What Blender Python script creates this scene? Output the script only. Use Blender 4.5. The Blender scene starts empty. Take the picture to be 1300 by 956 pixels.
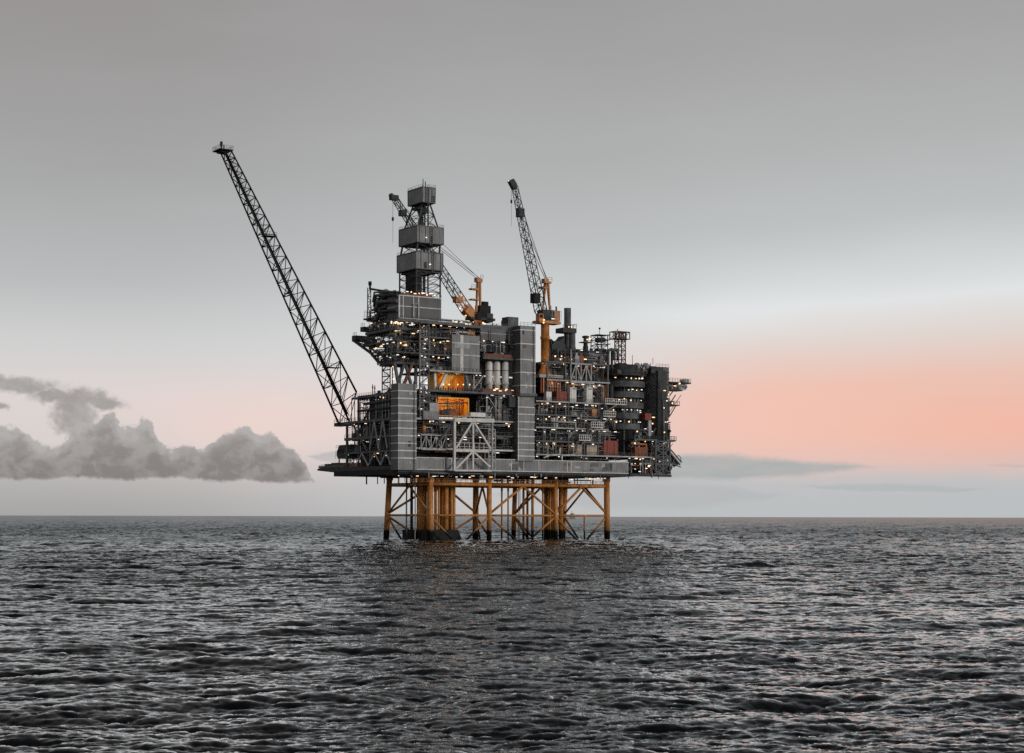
import bpy, math, random
import numpy as np
from mathutils import Vector
rad = math.radians
scene = bpy.context.scene
COL = scene.collection

# ------------------------------------------------------------------ measured geometry of the place
FPX, CX, YH, CAMH = 2167.0, 650.0, 655.5, 8.3       # focal length (photo px), principal point, eye height (m)
ROLL = 0.00215
ALPHA = rad(33)
TX, TY = math.cos(ALPHA), math.sin(ALPHA)            # platform axis t: along its long front face
VX, VY = -TY, TX                                     # platform axis v: from the front face backwards
D0 = 560.0
CXW, CYW = (505 - 650) / FPX * D0, D0                # near corner of the topside
CT, CV = CXW * TX + CYW * TY, CXW * VX + CYW * VY

def _ray(px, py):
    dx, dy = px - CX, YH - py
    x = dx + ROLL * dy; y = dy - ROLL * dx
    return x / FPX, y / FPX
def PV(px, py, v):
    """platform coordinates (t, v, z) of a measured point on the plane v"""
    a, b = _ray(px, py)
    s = (v + CV) / (a * VX + VY)
    return (s * (a * TX + TY) - CT, v, CAMH + s * b)
def PT(px, py, t):
    a, b = _ray(px, py)
    s = (t + CT) / (a * TX + TY)
    return (t, s * (a * VX + VY) - CV, CAMH + s * b)
def TV(px, v, py=600): return PV(px, py, v)[0]
def VT(px, t, py=600): return PT(px, py, t)[1]
def ZV(py, px, v): return PV(px, py, v)[2]
def ZT(py, px, t): return PT(px, py, t)[2]
def world(p):
    return Vector((CXW + p[0] * TX + p[1] * VX, CYW + p[0] * TY + p[1] * VY, p[2]))

# ------------------------------------------------------------------ materials
def newmat(name):
    m = bpy.data.materials.new(name); m.use_nodes = True
    nt = m.node_tree; nt.nodes.clear()
    return m, nt.nodes, nt.links
def nd(N, kind, **kw):
    n = N.new(kind)
    for k, v in kw.items(): setattr(n, k, v)
    return n
def paint(name, col, rough=0.6, var=0.35, scale=0.6, streak=0.0, corr_shade=0.0, metal=0.0, stain=None, tide=False, spec=0.3):
    m, N, L = newmat(name)
    out = nd(N, 'ShaderNodeOutputMaterial'); b = nd(N, 'ShaderNodeBsdfPrincipled')
    L.new(b.outputs[0], out.inputs[0])
    b.inputs['Roughness'].default_value = rough; b.inputs['Metallic'].default_value = metal
    b.inputs['Specular IOR Level'].default_value = spec
    tc = nd(N, 'ShaderNodeTexCoord'); geo = nd(N, 'ShaderNodeNewGeometry')
    no = nd(N, 'ShaderNodeTexNoise'); no.inputs['Scale'].default_value = scale; no.inputs['Detail'].default_value = 6
    L.new(geo.outputs['Position'], no.inputs['Vector'])
    ramp = nd(N, 'ShaderNodeValToRGB')
    lo = [c * (1 - var) for c in col]; hi = [min(1, c * (1 + var)) for c in col]
    ramp.color_ramp.elements[0].position = 0.3; ramp.color_ramp.elements[1].position = 0.7
    ramp.color_ramp.elements[0].color = (*lo, 1); ramp.color_ramp.elements[1].color = (*hi, 1)
    L.new(no.outputs['Fac'], ramp.inputs['Fac'])
    cur = ramp.outputs['Color']
    def mixto(cur, fac, colour, blend='MIX'):
        mx = nd(N, 'ShaderNodeMix', data_type='RGBA', blend_type=blend)
        L.new(fac, mx.inputs['Factor']); L.new(cur, mx.inputs['A']); mx.inputs['B'].default_value = (*colour, 1)
        return mx.outputs['Result']
    if streak:
        mp = nd(N, 'ShaderNodeMapping'); mp.inputs['Scale'].default_value = (1.3, 1.3, 0.09)
        L.new(geo.outputs['Position'], mp.inputs['Vector'])
        n2 = nd(N, 'ShaderNodeTexNoise'); n2.inputs['Scale'].default_value = 1.0; n2.inputs['Detail'].default_value = 5
        L.new(mp.outputs[0], n2.inputs['Vector'])
        r2 = nd(N, 'ShaderNodeMapRange'); r2.inputs['From Min'].default_value = 0.5; r2.inputs['From Max'].default_value = 0.75
        r2.inputs['To Max'].default_value = streak
        L.new(n2.outputs['Fac'], r2.inputs['Value'])
        cur = mixto(cur, r2.outputs[0], stain or [c * 0.35 for c in col])
    if corr_shade:
        wv = nd(N, 'ShaderNodeTexWave', wave_type='BANDS', bands_direction='DIAGONAL')
        mp = nd(N, 'ShaderNodeMapping'); mp.inputs['Scale'].default_value = (1, 1, 0)
        L.new(tc.outputs['Object'], mp.inputs['Vector']); L.new(mp.outputs[0], wv.inputs['Vector'])
        wv.inputs['Scale'].default_value = corr_shade; wv.inputs['Distortion'].default_value = 0.0
        r3 = nd(N, 'ShaderNodeMapRange'); r3.inputs['To Min'].default_value = 0.0; r3.inputs['To Max'].default_value = 0.45
        L.new(wv.outputs['Fac'], r3.inputs['Value'])
        cur = mixto(cur, r3.outputs[0], [c * 0.45 for c in col])  # shade of the corrugation grooves put into the colour, no relief
        sn = nd(N, 'ShaderNodeVectorMath', operation='SNAP'); L.new(tc.outputs['Object'], sn.inputs[0]); sn.inputs[1].default_value = (2.4, 2.4, 2.2)
        wn = nd(N, 'ShaderNodeTexWhiteNoise'); L.new(sn.outputs[0], wn.inputs['Vector'])
        r6 = nd(N, 'ShaderNodeMapRange'); r6.inputs['To Min'].default_value = 0; r6.inputs['To Max'].default_value = .34; L.new(wn.outputs['Value'], r6.inputs['Value'])
        cur = mixto(cur, r6.outputs[0], [c * 0.35 for c in col])
    if tide:
        sp = nd(N, 'ShaderNodeSeparateXYZ'); L.new(geo.outputs['Position'], sp.inputs[0])
        ad = nd(N, 'ShaderNodeMath', operation='MULTIPLY_ADD'); L.new(no.outputs['Fac'], ad.inputs[0])
        ad.inputs[1].default_value = -2.6; L.new(sp.outputs['Z'], ad.inputs[2])
        r4 = nd(N, 'ShaderNodeMapRange'); r4.inputs['From Min'].default_value = 1.7; r4.inputs['From Max'].default_value = 2.5
        r4.inputs['To Min'].default_value = 1; r4.inputs['To Max'].default_value = 0
        L.new(ad.outputs[0], r4.inputs['Value'])
        r5 = nd(N, 'ShaderNodeMapRange'); r5.inputs['From Min'].default_value = 2.1; r5.inputs['From Max'].default_value = 6.5
        r5.inputs['To Min'].default_value = .45; r5.inputs['To Max'].default_value = 0
        L.new(ad.outputs[0], r5.inputs['Value'])
        cur = mixto(cur, r5.outputs[0], (0.06, 0.035, 0.02))
        cur = mixto(cur, r4.outputs[0], (0.006, 0.006, 0.006))
    L.new(cur, b.inputs['Base Color'])
    bp = nd(N, 'ShaderNodeBump'); bp.inputs['Strength'].default_value = 0.25; bp.inputs['Distance'].default_value = 0.05
    L.new(no.outputs['Fac'], bp.inputs['Height']); L.new(bp.outputs[0], b.inputs['Normal'])
    return m
def glow(name, col, s):
    m, N, L = newmat(name)
    out = nd(N, 'ShaderNodeOutputMaterial'); b = nd(N, 'ShaderNodeBsdfPrincipled')
    b.inputs['Base Color'].default_value = (.6, .6, .6, 1)
    b.inputs['Emission Color'].default_value = (*col, 1); b.inputs['Emission Strength'].default_value = s
    L.new(b.outputs[0], out.inputs[0]); m.cycles.emission_sampling = 'NONE'; return m
M = dict(
    dark=paint('dark_steel', (0.030, 0.033, 0.037), .65, .5),
    mid=paint('grey_steel', (0.085, 0.091, 0.098), .6, .45, streak=.5),
    light=paint('galvanised_steel', (0.30, 0.31, 0.32), .5, .3, streak=.4),
    pale=paint('pale_grey_paint', (0.52, 0.52, 0.51), .5, .2, streak=.45),
    clad=paint('wind_cladding', (0.235, 0.241, 0.252), .55, .25, 0.22, streak=.7, corr_shade=0.9, stain=(.085, .07, .058)),
    clad_dark=paint('dark_wind_cladding', (0.11, 0.114, 0.12), .55, .25, 0.22, streak=.65, corr_shade=0.9, stain=(.05, .04, .033)),  # darker cladding; also carries the shade of left-hand faces
    black=paint('black_steel', (0.012, 0.013, 0.015), .8, .5),  # near-black base colour
    orange=paint('yellow_jacket_paint', (0.50, 0.215, 0.055), .5, .3, 0.5, streak=.55, stain=(0.08, 0.035, 0.015), tide=True),
    crane=paint('orange_crane_paint', (0.44, 0.17, 0.04), .5, .35, 0.9, streak=.5, stain=(0.06, 0.03, 0.015)),
    room=paint('orange_bulkhead_paint', (0.80, 0.40, 0.055), .55, .2, 0.4, streak=.35, stain=(0.25, 0.09, 0.02)),
    red=paint('red_container_paint', (0.25, 0.034, 0.013), .55, .25, 1.2, streak=.45, corr_shade=1.6),
    rust=paint('rusty_primer', (0.20, 0.07, 0.035), .7, .4, 1.0),
    rust_dark=paint('dark_primer', (0.07, 0.032, 0.022), .7, .4, 1.0),
    beige=paint('beige_container_paint', (0.50, 0.41, 0.31), .55, .2, 1.2, streak=.5, corr_shade=1.4),
    white=paint('white_paint', (0.62, 0.61, 0.59), .5, .15, .6, streak=.45),
    wire=paint('steel_wire', (0.12, 0.12, 0.12), .5, .2),
    ship=paint('ship_paint_with_haze', (0.25, 0.24, 0.235), .7, .15, .05),  # distance haze put into the lighter base colour
    lamp_soft=glow('worn_lamp', (1, .8, .6), 1.5),
    lamp=glow('fluorescent_lamp', (1, .91, .80), 3.4),
    warm=glow('sodium_lamp', (1, .57, .26), 3.2),
)

# ------------------------------------------------------------------ mesh helper (platform coordinates t, v, z)
class MB:
    def __init__(s): s.v = []; s.f = []; s.sm = []
    def _add(s, vs, fs, smooth=False):
        k = len(s.v); s.v += [tuple(p) for p in vs]; s.f += [tuple(i + k for i in f) for f in fs]; s.sm += [smooth] * len(fs)
        return s
    def box(s, t0, t1, v0, v1, z0, z1):
        t0, t1 = sorted((t0, t1)); v0, v1 = sorted((v0, v1)); z0, z1 = sorted((z0, z1))
        P = [(t0, v0, z0), (t1, v0, z0), (t1, v1, z0), (t0, v1, z0), (t0, v0, z1), (t1, v0, z1), (t1, v1, z1), (t0, v1, z1)]
        return s._add(P, [(3, 2, 1, 0), (4, 5, 6, 7), (0, 1, 5, 4), (1, 2, 6, 5), (2, 3, 7, 6), (3, 0, 4, 7)])
    def fb(s, x0, x1, y0, y1, v0, v1):
        xm = (x0 + x1) / 2; ym = (y0 + y1) / 2
        return s.box(TV(x0, v0, ym), TV(x1, v0, ym), v0, v1, ZV(y0, xm, v0), ZV(y1, xm, v0))
    def lb(s, x0, x1, y0, y1, t0, t1):
        xm = (x0 + x1) / 2; ym = (y0 + y1) / 2
        return s.box(t0, t1, VT(x0, t0, ym), VT(x1, t0, ym), ZT(y0, xm, t0), ZT(y1, xm, t0))
    def beam(s, a, b, w, h=None):
        a, b = Vector(a), Vector(b); h = h or w; d = b - a
        if d.length < 1e-4: return s
        d.normalize(); up = Vector((0, 0, 1)) if abs(d.z) < 0.95 else Vector((0, 1, 0))
        x = d.cross(up).normalized() * (w / 2); y = x.cross(d).normalized() * (h / 2)
        P = [p + sx * x + sy * y for p in (a, b) for sx, sy in ((-1, -1), (1, -1), (1, 1), (-1, 1))]
        return s._add(P, [(0, 1, 2, 3), (7, 6, 5, 4), (0, 4, 5, 1), (1, 5, 6, 2), (2, 6, 7, 3), (3, 7, 4, 0)])
    def tube(s, a, b, r, r2=None, n=8):
        a, b = Vector(a), Vector(b); r2 = r if r2 is None else r2; d = b - a
        if d.length < 1e-4: return s
        d.normalize(); up = Vector((0, 0, 1)) if abs(d.z) < 0.95 else Vector((0, 1, 0))
        x = d.cross(up).normalized(); y = d.cross(x).normalized()
        P = []
        for p, rr in ((a, r), (b, r2)):
            for i in range(n):
                c = 2 * math.pi * i / n; P.append(p + (x * math.cos(c) + y * math.sin(c)) * rr)
        s._add(P, [(i, i + n, (i + 1) % n + n, (i + 1) % n) for i in range(n)], True)
        k = len(s.v) - 2 * n
        s.f += [tuple(k + i for i in range(n)), tuple(k + n + i for i in reversed(range(n)))]; s.sm += [False, False]
        return s
    def path(s, pts, r, n=6):
        for a, b in zip(pts, pts[1:]):
            d = (Vector(b) - Vector(a)).normalized() * r * .6
            s.tube(Vector(a) - d, Vector(b) + d, r, n=n)
        return s
    def lathe(s, c, prof, n=16, axis=2):
        """prof: (radius, height) pairs turned about an axis through c"""
        c = Vector(c); P = []
        for r, h in prof:
            for i in range(n):
                q = 2 * math.pi * i / n; u, w = r * math.cos(q), r * math.sin(q)
                P.append(c + (Vector((u, w, h)) if axis == 2 else Vector((h, u, w)) if axis == 0 else Vector((w, h, u))))
        F = []
        for j in range(len(prof) - 1):
            for i in range(n):
                F.append((j * n + i, j * n + (i + 1) % n, (j + 1) * n + (i + 1) % n, (j + 1) * n + i))
        s._add(P, F, True)
        k = len(s.v) - len(P)
        s.f += [tuple(k + i for i in reversed(range(n))), tuple(k + len(P) - n + i for i in range(n))]; s.sm += [False, False]
        return s
    def ball(s, c, r, n=10, m=6, sz=1):
        return s.lathe(c, [(r * math.sin(math.pi * j / m) + .001, -r * sz * math.cos(math.pi * j / m)) for j in range(m + 1)], n)
    def prism_vz(s, poly, t0, t1):
        n = len(poly); P = [(t0, a, b) for a, b in poly] + [(t1, a, b) for a, b in poly]
        return s._add(P, [tuple(range(n)), tuple(reversed(range(n, 2 * n)))] + [(i, i + n, (i + 1) % n + n, (i + 1) % n) for i in range(n)])
    def prism_tz(s, poly, v0, v1):
        n = len(poly); P = [(a, v0, b) for a, b in poly] + [(a, v1, b) for a, b in poly]
        return s._add(P, [tuple(range(n)), tuple(reversed(range(n, 2 * n)))] + [(i, i + n, (i + 1) % n + n, (i + 1) % n) for i in range(n)])
    def rail(s, a, b, h=1.15, step=1.6, w=.085):
        a, b = Vector(a), Vector(b); n = max(1, round((b - a).length / step)); U = Vector((0, 0, h))
        for i in range(n + 1):
            p = a.lerp(b, i / n); s.beam(p, p + U, w)
        s.beam(a + U, b + U, w); s.beam(a + U * .5, b + U * .5, w * .8)
        return s
    def build(s, name, mat, parent=None, org=None):
        me = bpy.data.meshes.new(name)
        o0 = Vector(org) if org is not None else (Vector(parent['_o']) if parent is not None else Vector((0, 0, 0)))
        co = np.array(s.v, dtype=np.float64) - np.array(o0)
        me.from_pydata(co.tolist(), [], s.f)
        me.polygons.foreach_set('use_smooth', s.sm)
        me.materials.append(M[mat] if isinstance(mat, str) else mat)
        me.update()
        o = bpy.data.objects.new(name, me); COL.objects.link(o)
        if parent is not None:
            o.parent = parent; o['_o'] = tuple(o0)
        return o
def thing(name, label, cat, org, group=None):
    o = bpy.data.objects.new(name, None); COL.objects.link(o); o.empty_display_size = 2
    o.location = world(org); o.rotation_euler = (0, 0, ALPHA)
    o['label'] = label; o['category'] = cat; o['_o'] = tuple(org)
    if group: o['group'] = group
    return o
def solo(name, mb, mat, label, cat, org, group=None):
    o = mb.build(name, mat, None, org); o.location = world(org); o.rotation_euler = (0, 0, ALPHA)
    o['label'] = label; o['category'] = cat; o['_o'] = tuple(org)
    if group: o['group'] = group
    return o
CNT = {}
def room_for(root, name, cap=98):
    k = (root.name, name); CNT[k] = CNT.get(k, 0) + 1
    return CNT[k] <= cap

# shared lamp meshes, one object per lamp
def lampmesh(kind):
    mb = MB()
    if kind == 'strip':
        mb.box(-.5, .5, -.1, .1, -.11, .08); mat = 'lamp'
    elif kind == 'short':
        mb.box(-.26, .26, -.1, .1, -.11, .09); mat = 'lamp'
    elif kind == 'soft':
        mb.box(-.4, .4, -.1, .1, -.11, .09); mat = 'lamp_soft'
    elif kind == 'dim':
        mb.box(-.45, .45, -.12, .12, -.13, .1); mat = 'warm'
    else:
        mb.ball((0, 0, 0), .26, 8, 5); mat = 'warm'
    me = bpy.data.meshes.new('lamp_' + kind); me.from_pydata(mb.v, [], mb.f); me.materials.append(M[mat])
    return me
LAMPS = {k: lampmesh(k) for k in ('strip', 'short', 'flood', 'dim', 'soft')}
LRNG = random.Random(2)
def lamp(root, p, kind='strip'):
    if not room_for(root, 'lamp', 100): return
    if LRNG.random() < .22 and kind != 'flood': kind = 'soft'
    o = bpy.data.objects.new('lamp', LAMPS[kind]); COL.objects.link(o); o.parent = root
    o.location = Vector(p) - Vector(root['_o']); q = LRNG.uniform(.7, 1.3); o.scale = (q, q, LRNG.uniform(.8, 1.3))
    return o

# ------------------------------------------------------------------ clutter that fills a storey of a module
def deck(root, t0, t1, v0, v1, z, th=.55, rails='fl', edge='light', mat='dark'):
    d = MB().box(t0, t1, v0, v1, z - th, z).build('deck', mat, root)
    e = MB()
    if 'f' in rails: e.box(t0, t1, v0 - .12, v0 - .003, z - th * .85, z + .06)
    if 'l' in rails: e.box(t0 - .12, t0 - .003, v0, v1, z - th * .85, z + .06)
    if e.v: e.build('edge_beam', edge, d)
    r = MB()
    if 'f' in rails: r.rail((t0, v0 + .08, z), (t1, v0 + .08, z))
    if 'l' in rails: r.rail((t0 + .08, v0, z), (t0 + .08, v1, z))
    if 'r' in rails: r.rail((t1 - .08, v0, z), (t1 - .08, v1, z))
    if 'b' in rails: r.rail((t0, v1 - .08, z), (t1, v1 - .08, z))
    if r.v: r.build('railing', 'mid', d)
    return d
PIPEMATS = ['dark'] * 5 + ['mid'] * 5 + ['light'] * 5 + ['pale', 'crane', 'rust']
BOXMATS = ['dark'] * 5 + ['mid'] * 5 + ['light'] * 2 + ['pale', 'rust', 'crane', 'white']
def fill(root, t0, t1, v0, v1, z0, z1, rng, pipes=5, gear=4, posts=3, lamps=4, axis='t', warm=.25):
    """pipes, skids, vessels, posts and lamps of one storey; axis: the direction its open side runs in"""
    h = z1 - z0
    la, lb_ = (t0, t1) if axis == 't' else (v0, v1)
    da, db = (v0, v1) if axis == 't' else (t0, t1)
    def pt(l, d, z): return (l, d, z) if axis == 't' else (d, l, z)
    for _ in range(pipes):
        if not room_for(root, 'pipe'): break
        a = rng.uniform(la, lb_); b = a + rng.choice((-1, 1)) * rng.uniform(3, max(4, (lb_ - la) * .7)); b = min(max(b, la), lb_)
        d = rng.uniform(da + .4, da + (db - da) * .5); z = z0 + h * rng.uniform(.42, .93); r = rng.choice((.1, .13, .16, .2, .27, .36))
        pts = [pt(a, d, z), pt(b, d, z)]
        k = rng.random()
        if k < .4: pts.append(pt(b, d, z0 + .1))
        elif k < .6: pts.append(pt(b, db, z))
        if rng.random() < .35: pts.insert(0, pt(a, d, z0 + h * rng.uniform(.1, .35)))
        mb = MB().path(pts, r)
        if rng.random() < .5:
            for q in range(3):
                l = a + (b - a) * rng.uniform(.1, .9); mb.tube(pt(l - .1, d, z), pt(l + .1, d, z), r * 1.7)
        mb.build('pipe', rng.choice(PIPEMATS), root)
    for _ in range(round(pipes * 1.5)):
        if not room_for(root, 'conduit'): break
        a = rng.uniform(la, lb_); b = min(max(a + rng.choice((-1, 1)) * rng.uniform(1.5, 7), la), lb_); d = rng.uniform(da + .1, da + 2.5); z = z0 + h * rng.uniform(.15, .9)
        pts = [pt(a, d, z), pt(b, d, z), pt(b, d, z0 + h * rng.uniform(.05, .95))]
        if rng.random() < .4: pts.append(pt(min(max(b + rng.uniform(-3, 3), la), lb_), d, pts[-1][2]))
        MB().path(pts, rng.choice((.07, .09, .12)), 5).build('conduit', rng.choice(('mid', 'mid', 'light', 'dark', 'dark')), root)
    for _ in range(round(pipes * .9)):
        if not room_for(root, 'cable_tray'): break
        a = rng.uniform(la, lb_); b = min(max(a + rng.choice((-1, 1)) * rng.uniform(3, 12), la), lb_); d = rng.uniform(da, da + 1.2); z = z0 + h * rng.choice((.3, .55, .68, .78, .88))
        mb = MB().beam(pt(a, d, z), pt(b, d, z), .12, .1).beam(pt(a, d + .5, z), pt(b, d + .5, z), .12, .1)
        for q in range(int(abs(b - a) / 1.4) + 1): l = min(a, b) + q * 1.4; mb.beam(pt(l, d, z), pt(l, d + .5, z), .1).beam(pt(l, d, z), pt(l, d, z + h * .12), .07)
        mb.build('cable_tray', rng.choice(('mid', 'mid', 'dark', 'light')), root)
    for _ in range(max(1, pipes // 3)):
        if not room_for(root, 'mezzanine'): break
        a = rng.uniform(la, lb_ - 2); b = min(a + rng.uniform(2, 6), lb_); d = rng.uniform(da + .1, da + 1.5); z = z0 + h * rng.uniform(.35, .6)
        q0, q1 = pt(a, d, 0), pt(b, d + 1.2, 0)
        mb = MB().box(q0[0], q1[0], q0[1], q1[1], z - .18, z).rail(pt(a, d, z), pt(b, d, z), 1.1, 1.2, .09).beam(pt(a + .2, d, z0), pt(a + .2, d, z), .16).beam(pt(b - .2, d, z0), pt(b - .2, d, z), .16)
        if rng.random() < .5: mb.beam(pt(b, d, z), pt(min(b + (z - z0) * 1.1, lb_), d, z0), .28, .4)
        mb.build('mezzanine', rng.choice(('mid', 'mid', 'light')), root)
    for _ in range(gear):
        if not room_for(root, 'junction_box'): break
        l = rng.uniform(la + .4, lb_ - .4); d = rng.uniform(da + .2, da + 2); z = z0 + h * rng.uniform(.1, .7); w = rng.uniform(.2, .5); q0, q1 = pt(l - w, d, 0), pt(l + w, d + .4, 0)
        MB().box(q0[0], q1[0], q0[1], q1[1], z, z + w * 1.8).beam(pt(l, d + .2, z0), pt(l, d + .2, z), .12).build('junction_box', rng.choice(('light', 'pale', 'mid', 'beige', 'rust')), root)
    for _ in range(gear):
        if not room_for(root, 'equipment_skid'): break
        l = rng.uniform(la + .8, lb_ - .8); d = rng.uniform(da + 1.2, da + 1.2 + (db - da) * .5)
        k = rng.random(); mb = MB(); mat = rng.choice(BOXMATS)
        w = rng.uniform(.5, 1.6); dp = rng.uniform(.4, 1.1); hh = h * rng.uniform(.25, .62)
        p0, p1 = pt(l - w, d - dp, z0), pt(l + w, d + dp, z0)
        def bx(a, b, za, zb): mb.box(a[0], b[0], a[1], b[1], za, zb)
        if k < .38:        # cabinet on a plinth with a smaller box, a duct and a pipe stub on top
            bx(p0, p1, z0, z0 + .2); bx(pt(l - w * .92, d - dp * .92, 0), pt(l + w * .92, d + dp * .92, 0), z0 + .2, z0 + hh)
            bx(pt(l - w * .5, d - dp * .5, 0), pt(l + w * .2, d + dp * .3, 0), z0 + hh, z0 + hh * 1.25)
            mb.tube(pt(l + w * .6, d, z0 + hh), pt(l + w * .6, d, z0 + h * .9), .12)
        elif k < .62:      # upright vessel
            r = min(w, 1.0) * .8
            mb.lathe(pt(l, d, z0), [(r * .6, 0), (r * .6, .4), (r, .55), (r, hh), (r * .8, hh + .3), (r * .3, hh + .5), (r * .2, h * .95)], 12)
        elif k < .8:       # lying vessel on saddles
            r = rng.uniform(.45, .85); ax = 0 if axis == 't' else 1
            mb.lathe(pt(l, d, z0 + r + .6), [(.05, -w * 1.5), (r * .8, -w * 1.4), (r, -w * 1.2), (r, w * 1.2), (r * .8, w * 1.4), (.05, w * 1.5)], 12, ax)
            for q in (-.8, .8): bx(pt(l + q * w - .15, d - r * .7, 0), pt(l + q * w + .15, d + r * .7, 0), z0, z0 + .75)
        else:              # pump and motor on a base frame under a pipe manifold
            bx(p0, p1, z0, z0 + .3)
            ax = 0 if axis == 't' else 1
            mb.lathe(pt(l - w * .4, d, z0 + .9), [(.3, -w * .5), (.5, -w * .4), (.5, w * .3), (.2, w * .4), (.2, w * .9)], 10, ax)
            for q in (-.7, -.1, .5, .9): mb.tube(pt(l + q * w, d, z0 + .3), pt(l + q * w, d, z0 + hh), .14)
            mb.tube(pt(l - w, d, z0 + hh), pt(l + w, d, z0 + hh), .2)
        mb.build('equipment_skid', mat, root)
    for _ in range(posts):
        if not room_for(root, 'post'): break
        l = rng.uniform(la, lb_); d = rng.uniform(da + .2, da + 3); w = rng.choice((.14, .2, .3, .4))
        mb = MB().beam(pt(l, d, z0), pt(l, d, z1 - .5), w)
        if rng.random() < .4: mb.beam(pt(l, d, z0 + h * .2), pt(l + rng.choice((-1, 1)) * h * .6, d, z1 - .6), w * .8)
        mb.build('post', rng.choice(('mid', 'mid', 'light', 'dark', 'light')), root)
    if lamps:
        lamps = max(1, round(lamps * 1.0)); sp = (lb_ - la) / lamps
        for i in range(lamps):
            l = la + sp * (i + rng.uniform(.15, .85)); d = da + rng.choice((.25, .25, .6, 2.0, 3.5)); z = z1 - .75 - rng.choice((0, 0, .3, .9))
            k = rng.random()
            lamp(root, pt(l, d, z), 'flood' if k < warm * .6 else 'dim' if k < warm else rng.choice(('strip', 'short')))
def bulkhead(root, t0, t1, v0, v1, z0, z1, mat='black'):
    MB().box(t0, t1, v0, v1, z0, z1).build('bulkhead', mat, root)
def columns(root, pts, z0, z1, w=.7, mat='mid'):
    for t, v in pts: MB().box(t - w / 2, t + w / 2, v - w / 2, v + w / 2, z0, z1).build('column', mat, root)
def ladder(root, t, v, z0, z1, w=.7, mat='mid', name='ladder'):
    mb = MB()
    for q in (-w / 2, w / 2): mb.beam((t + q, v, z0), (t + q, v, z1), .12)
    n = int((z1 - z0) / .9)
    for i in range(n): mb.beam((t - w / 2, v, z0 + (i + .5) * .9), (t + w / 2, v, z0 + (i + .5) * .9), .09)
    mb.build(name, mat, root)
def roof_clutter(root, t0, t1, v0, v1, z, rng, n=8, hmax=5, lamps=3):
    for _ in range(n):
        if not room_for(root, 'roof_fitting'): break
        t = rng.uniform(t0 + .5, t1 - .5); v = rng.uniform(v0 + .5, v1); mb = MB(); k = rng.random(); hh = rng.uniform(1, hmax)
        if k < .35: mb.tube((t, v, z), (t, v, z + hh), .16).tube((t, v, z + hh * .7), (t, v, z + hh * .8), .3)
        elif k < .6: mb.box(t - .9, t + .9, v - .7, v + .7, z, z + hh * .5).box(t - .5, t + .4, v - .4, v + .4, z + hh * .5, z + hh * .7)
        elif k < .8: mb.path([(t, v, z), (t, v, z + hh), (t + 1.2, v, z + hh), (t + 1.2, v, z + hh * .6)], .22)
        else:
            mb.lathe((t, v, z), [(.7, 0), (.7, hh * .5), (.4, hh * .6), (.25, hh * .75)], 10)
        mb.build('roof_fitting', rng.choice(('dark', 'dark', 'mid', 'mid', 'light', 'rust')), root)
    for _ in range(lamps):
        lamp(root, (rng.uniform(t0, t1), v0 + rng.uniform(0, 3), z + rng.uniform(.8, 2)), rng.choice(('flood', 'short', 'strip', 'dim')))
def truss(mb, a0, a1, b0, b1, n, w, wd=None, zig=True, cross=False):
    """flat lattice panel between the chords a0-a1 and b0-b1"""
    a0, a1, b0, b1 = map(Vector, (a0, a1, b0, b1)); wd = wd or w * .7
    for i in range(n + 1):
        f = i / n; mb.beam(a0.lerp(a1, f), b0.lerp(b1, f), wd)
    if zig:
        for i in range(n):
            f, g = i / n, (i + 1) / n
            if cross or i % 2 == 0: mb.beam(a0.lerp(a1, f), b0.lerp(b1, g), wd)
            if cross or i % 2: mb.beam(b0.lerp(b1, f), a0.lerp(a1, g), wd)
LEGFEET = [(*world((TV(x, v, 686), v, 0))[:2], 1.3) for x, v in ((546, 8), (621, 8), (705.5, 8), (771, 8), (489.5, 36), (603.5, 36), (651.5, 36), (714, 36), (566, 15), (693, 24))]

# ------------------------------------------------------------------ camera
cam = bpy.data.cameras.new('camera'); camo = bpy.data.objects.new('camera', cam); COL.objects.link(camo)
cam.sensor_width = 36; cam.lens = 36 * FPX / 1300
cam.shift_y = (YH - 478) / 1300; cam.clip_end = 90000; cam.clip_start = 0.5
camo.location = (0, 0, CAMH); camo.rotation_euler = (rad(90), -ROLL, 0)
scene.camera = camo
scene.view_settings.view_transform = 'Standard'; scene.view_settings.look = 'None'; scene.view_settings.exposure = 0
scene.cycles.max_bounces = 6; scene.cycles.use_denoising = False
scene.cycles.denoiser = 'OPENIMAGEDENOISE'
scene.cycles.denoising_input_passes = 'RGB_ALBEDO_NORMAL'
scene.cycles.denoising_prefilter = 'NONE'
scene.cycles.use_adaptive_sampling = False
scene.cycles.sample_clamp_indirect = 0.6; scene.cycles.sample_clamp_direct = 1.25

# ------------------------------------------------------------------ daylight
SUN_AZ, SUN_EL = rad(118), rad(9)       # azimuth measured clockwise from the view direction (+Y)
sun = bpy.data.lights.new('sun', 'SUN'); sun.energy = 1.3; sun.angle = rad(14); sun.color = (1, .94, .87)
suno = bpy.data.objects.new('sun', sun); COL.objects.link(suno)
sd = Vector((math.sin(SUN_AZ) * math.cos(SUN_EL), math.cos(SUN_AZ) * math.cos(SUN_EL), math.sin(SUN_EL)))
suno.rotation_euler = sd.to_track_quat('Z', 'Y').to_euler(); suno.location = (60, -60, 80)

def lin(h):
    c = [int(h[i:i + 2], 16) / 255 for i in (0, 2, 4)]
    return [x / 12.92 if x <= .04045 else ((x + .055) / 1.055) ** 2.4 for x in c]

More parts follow.
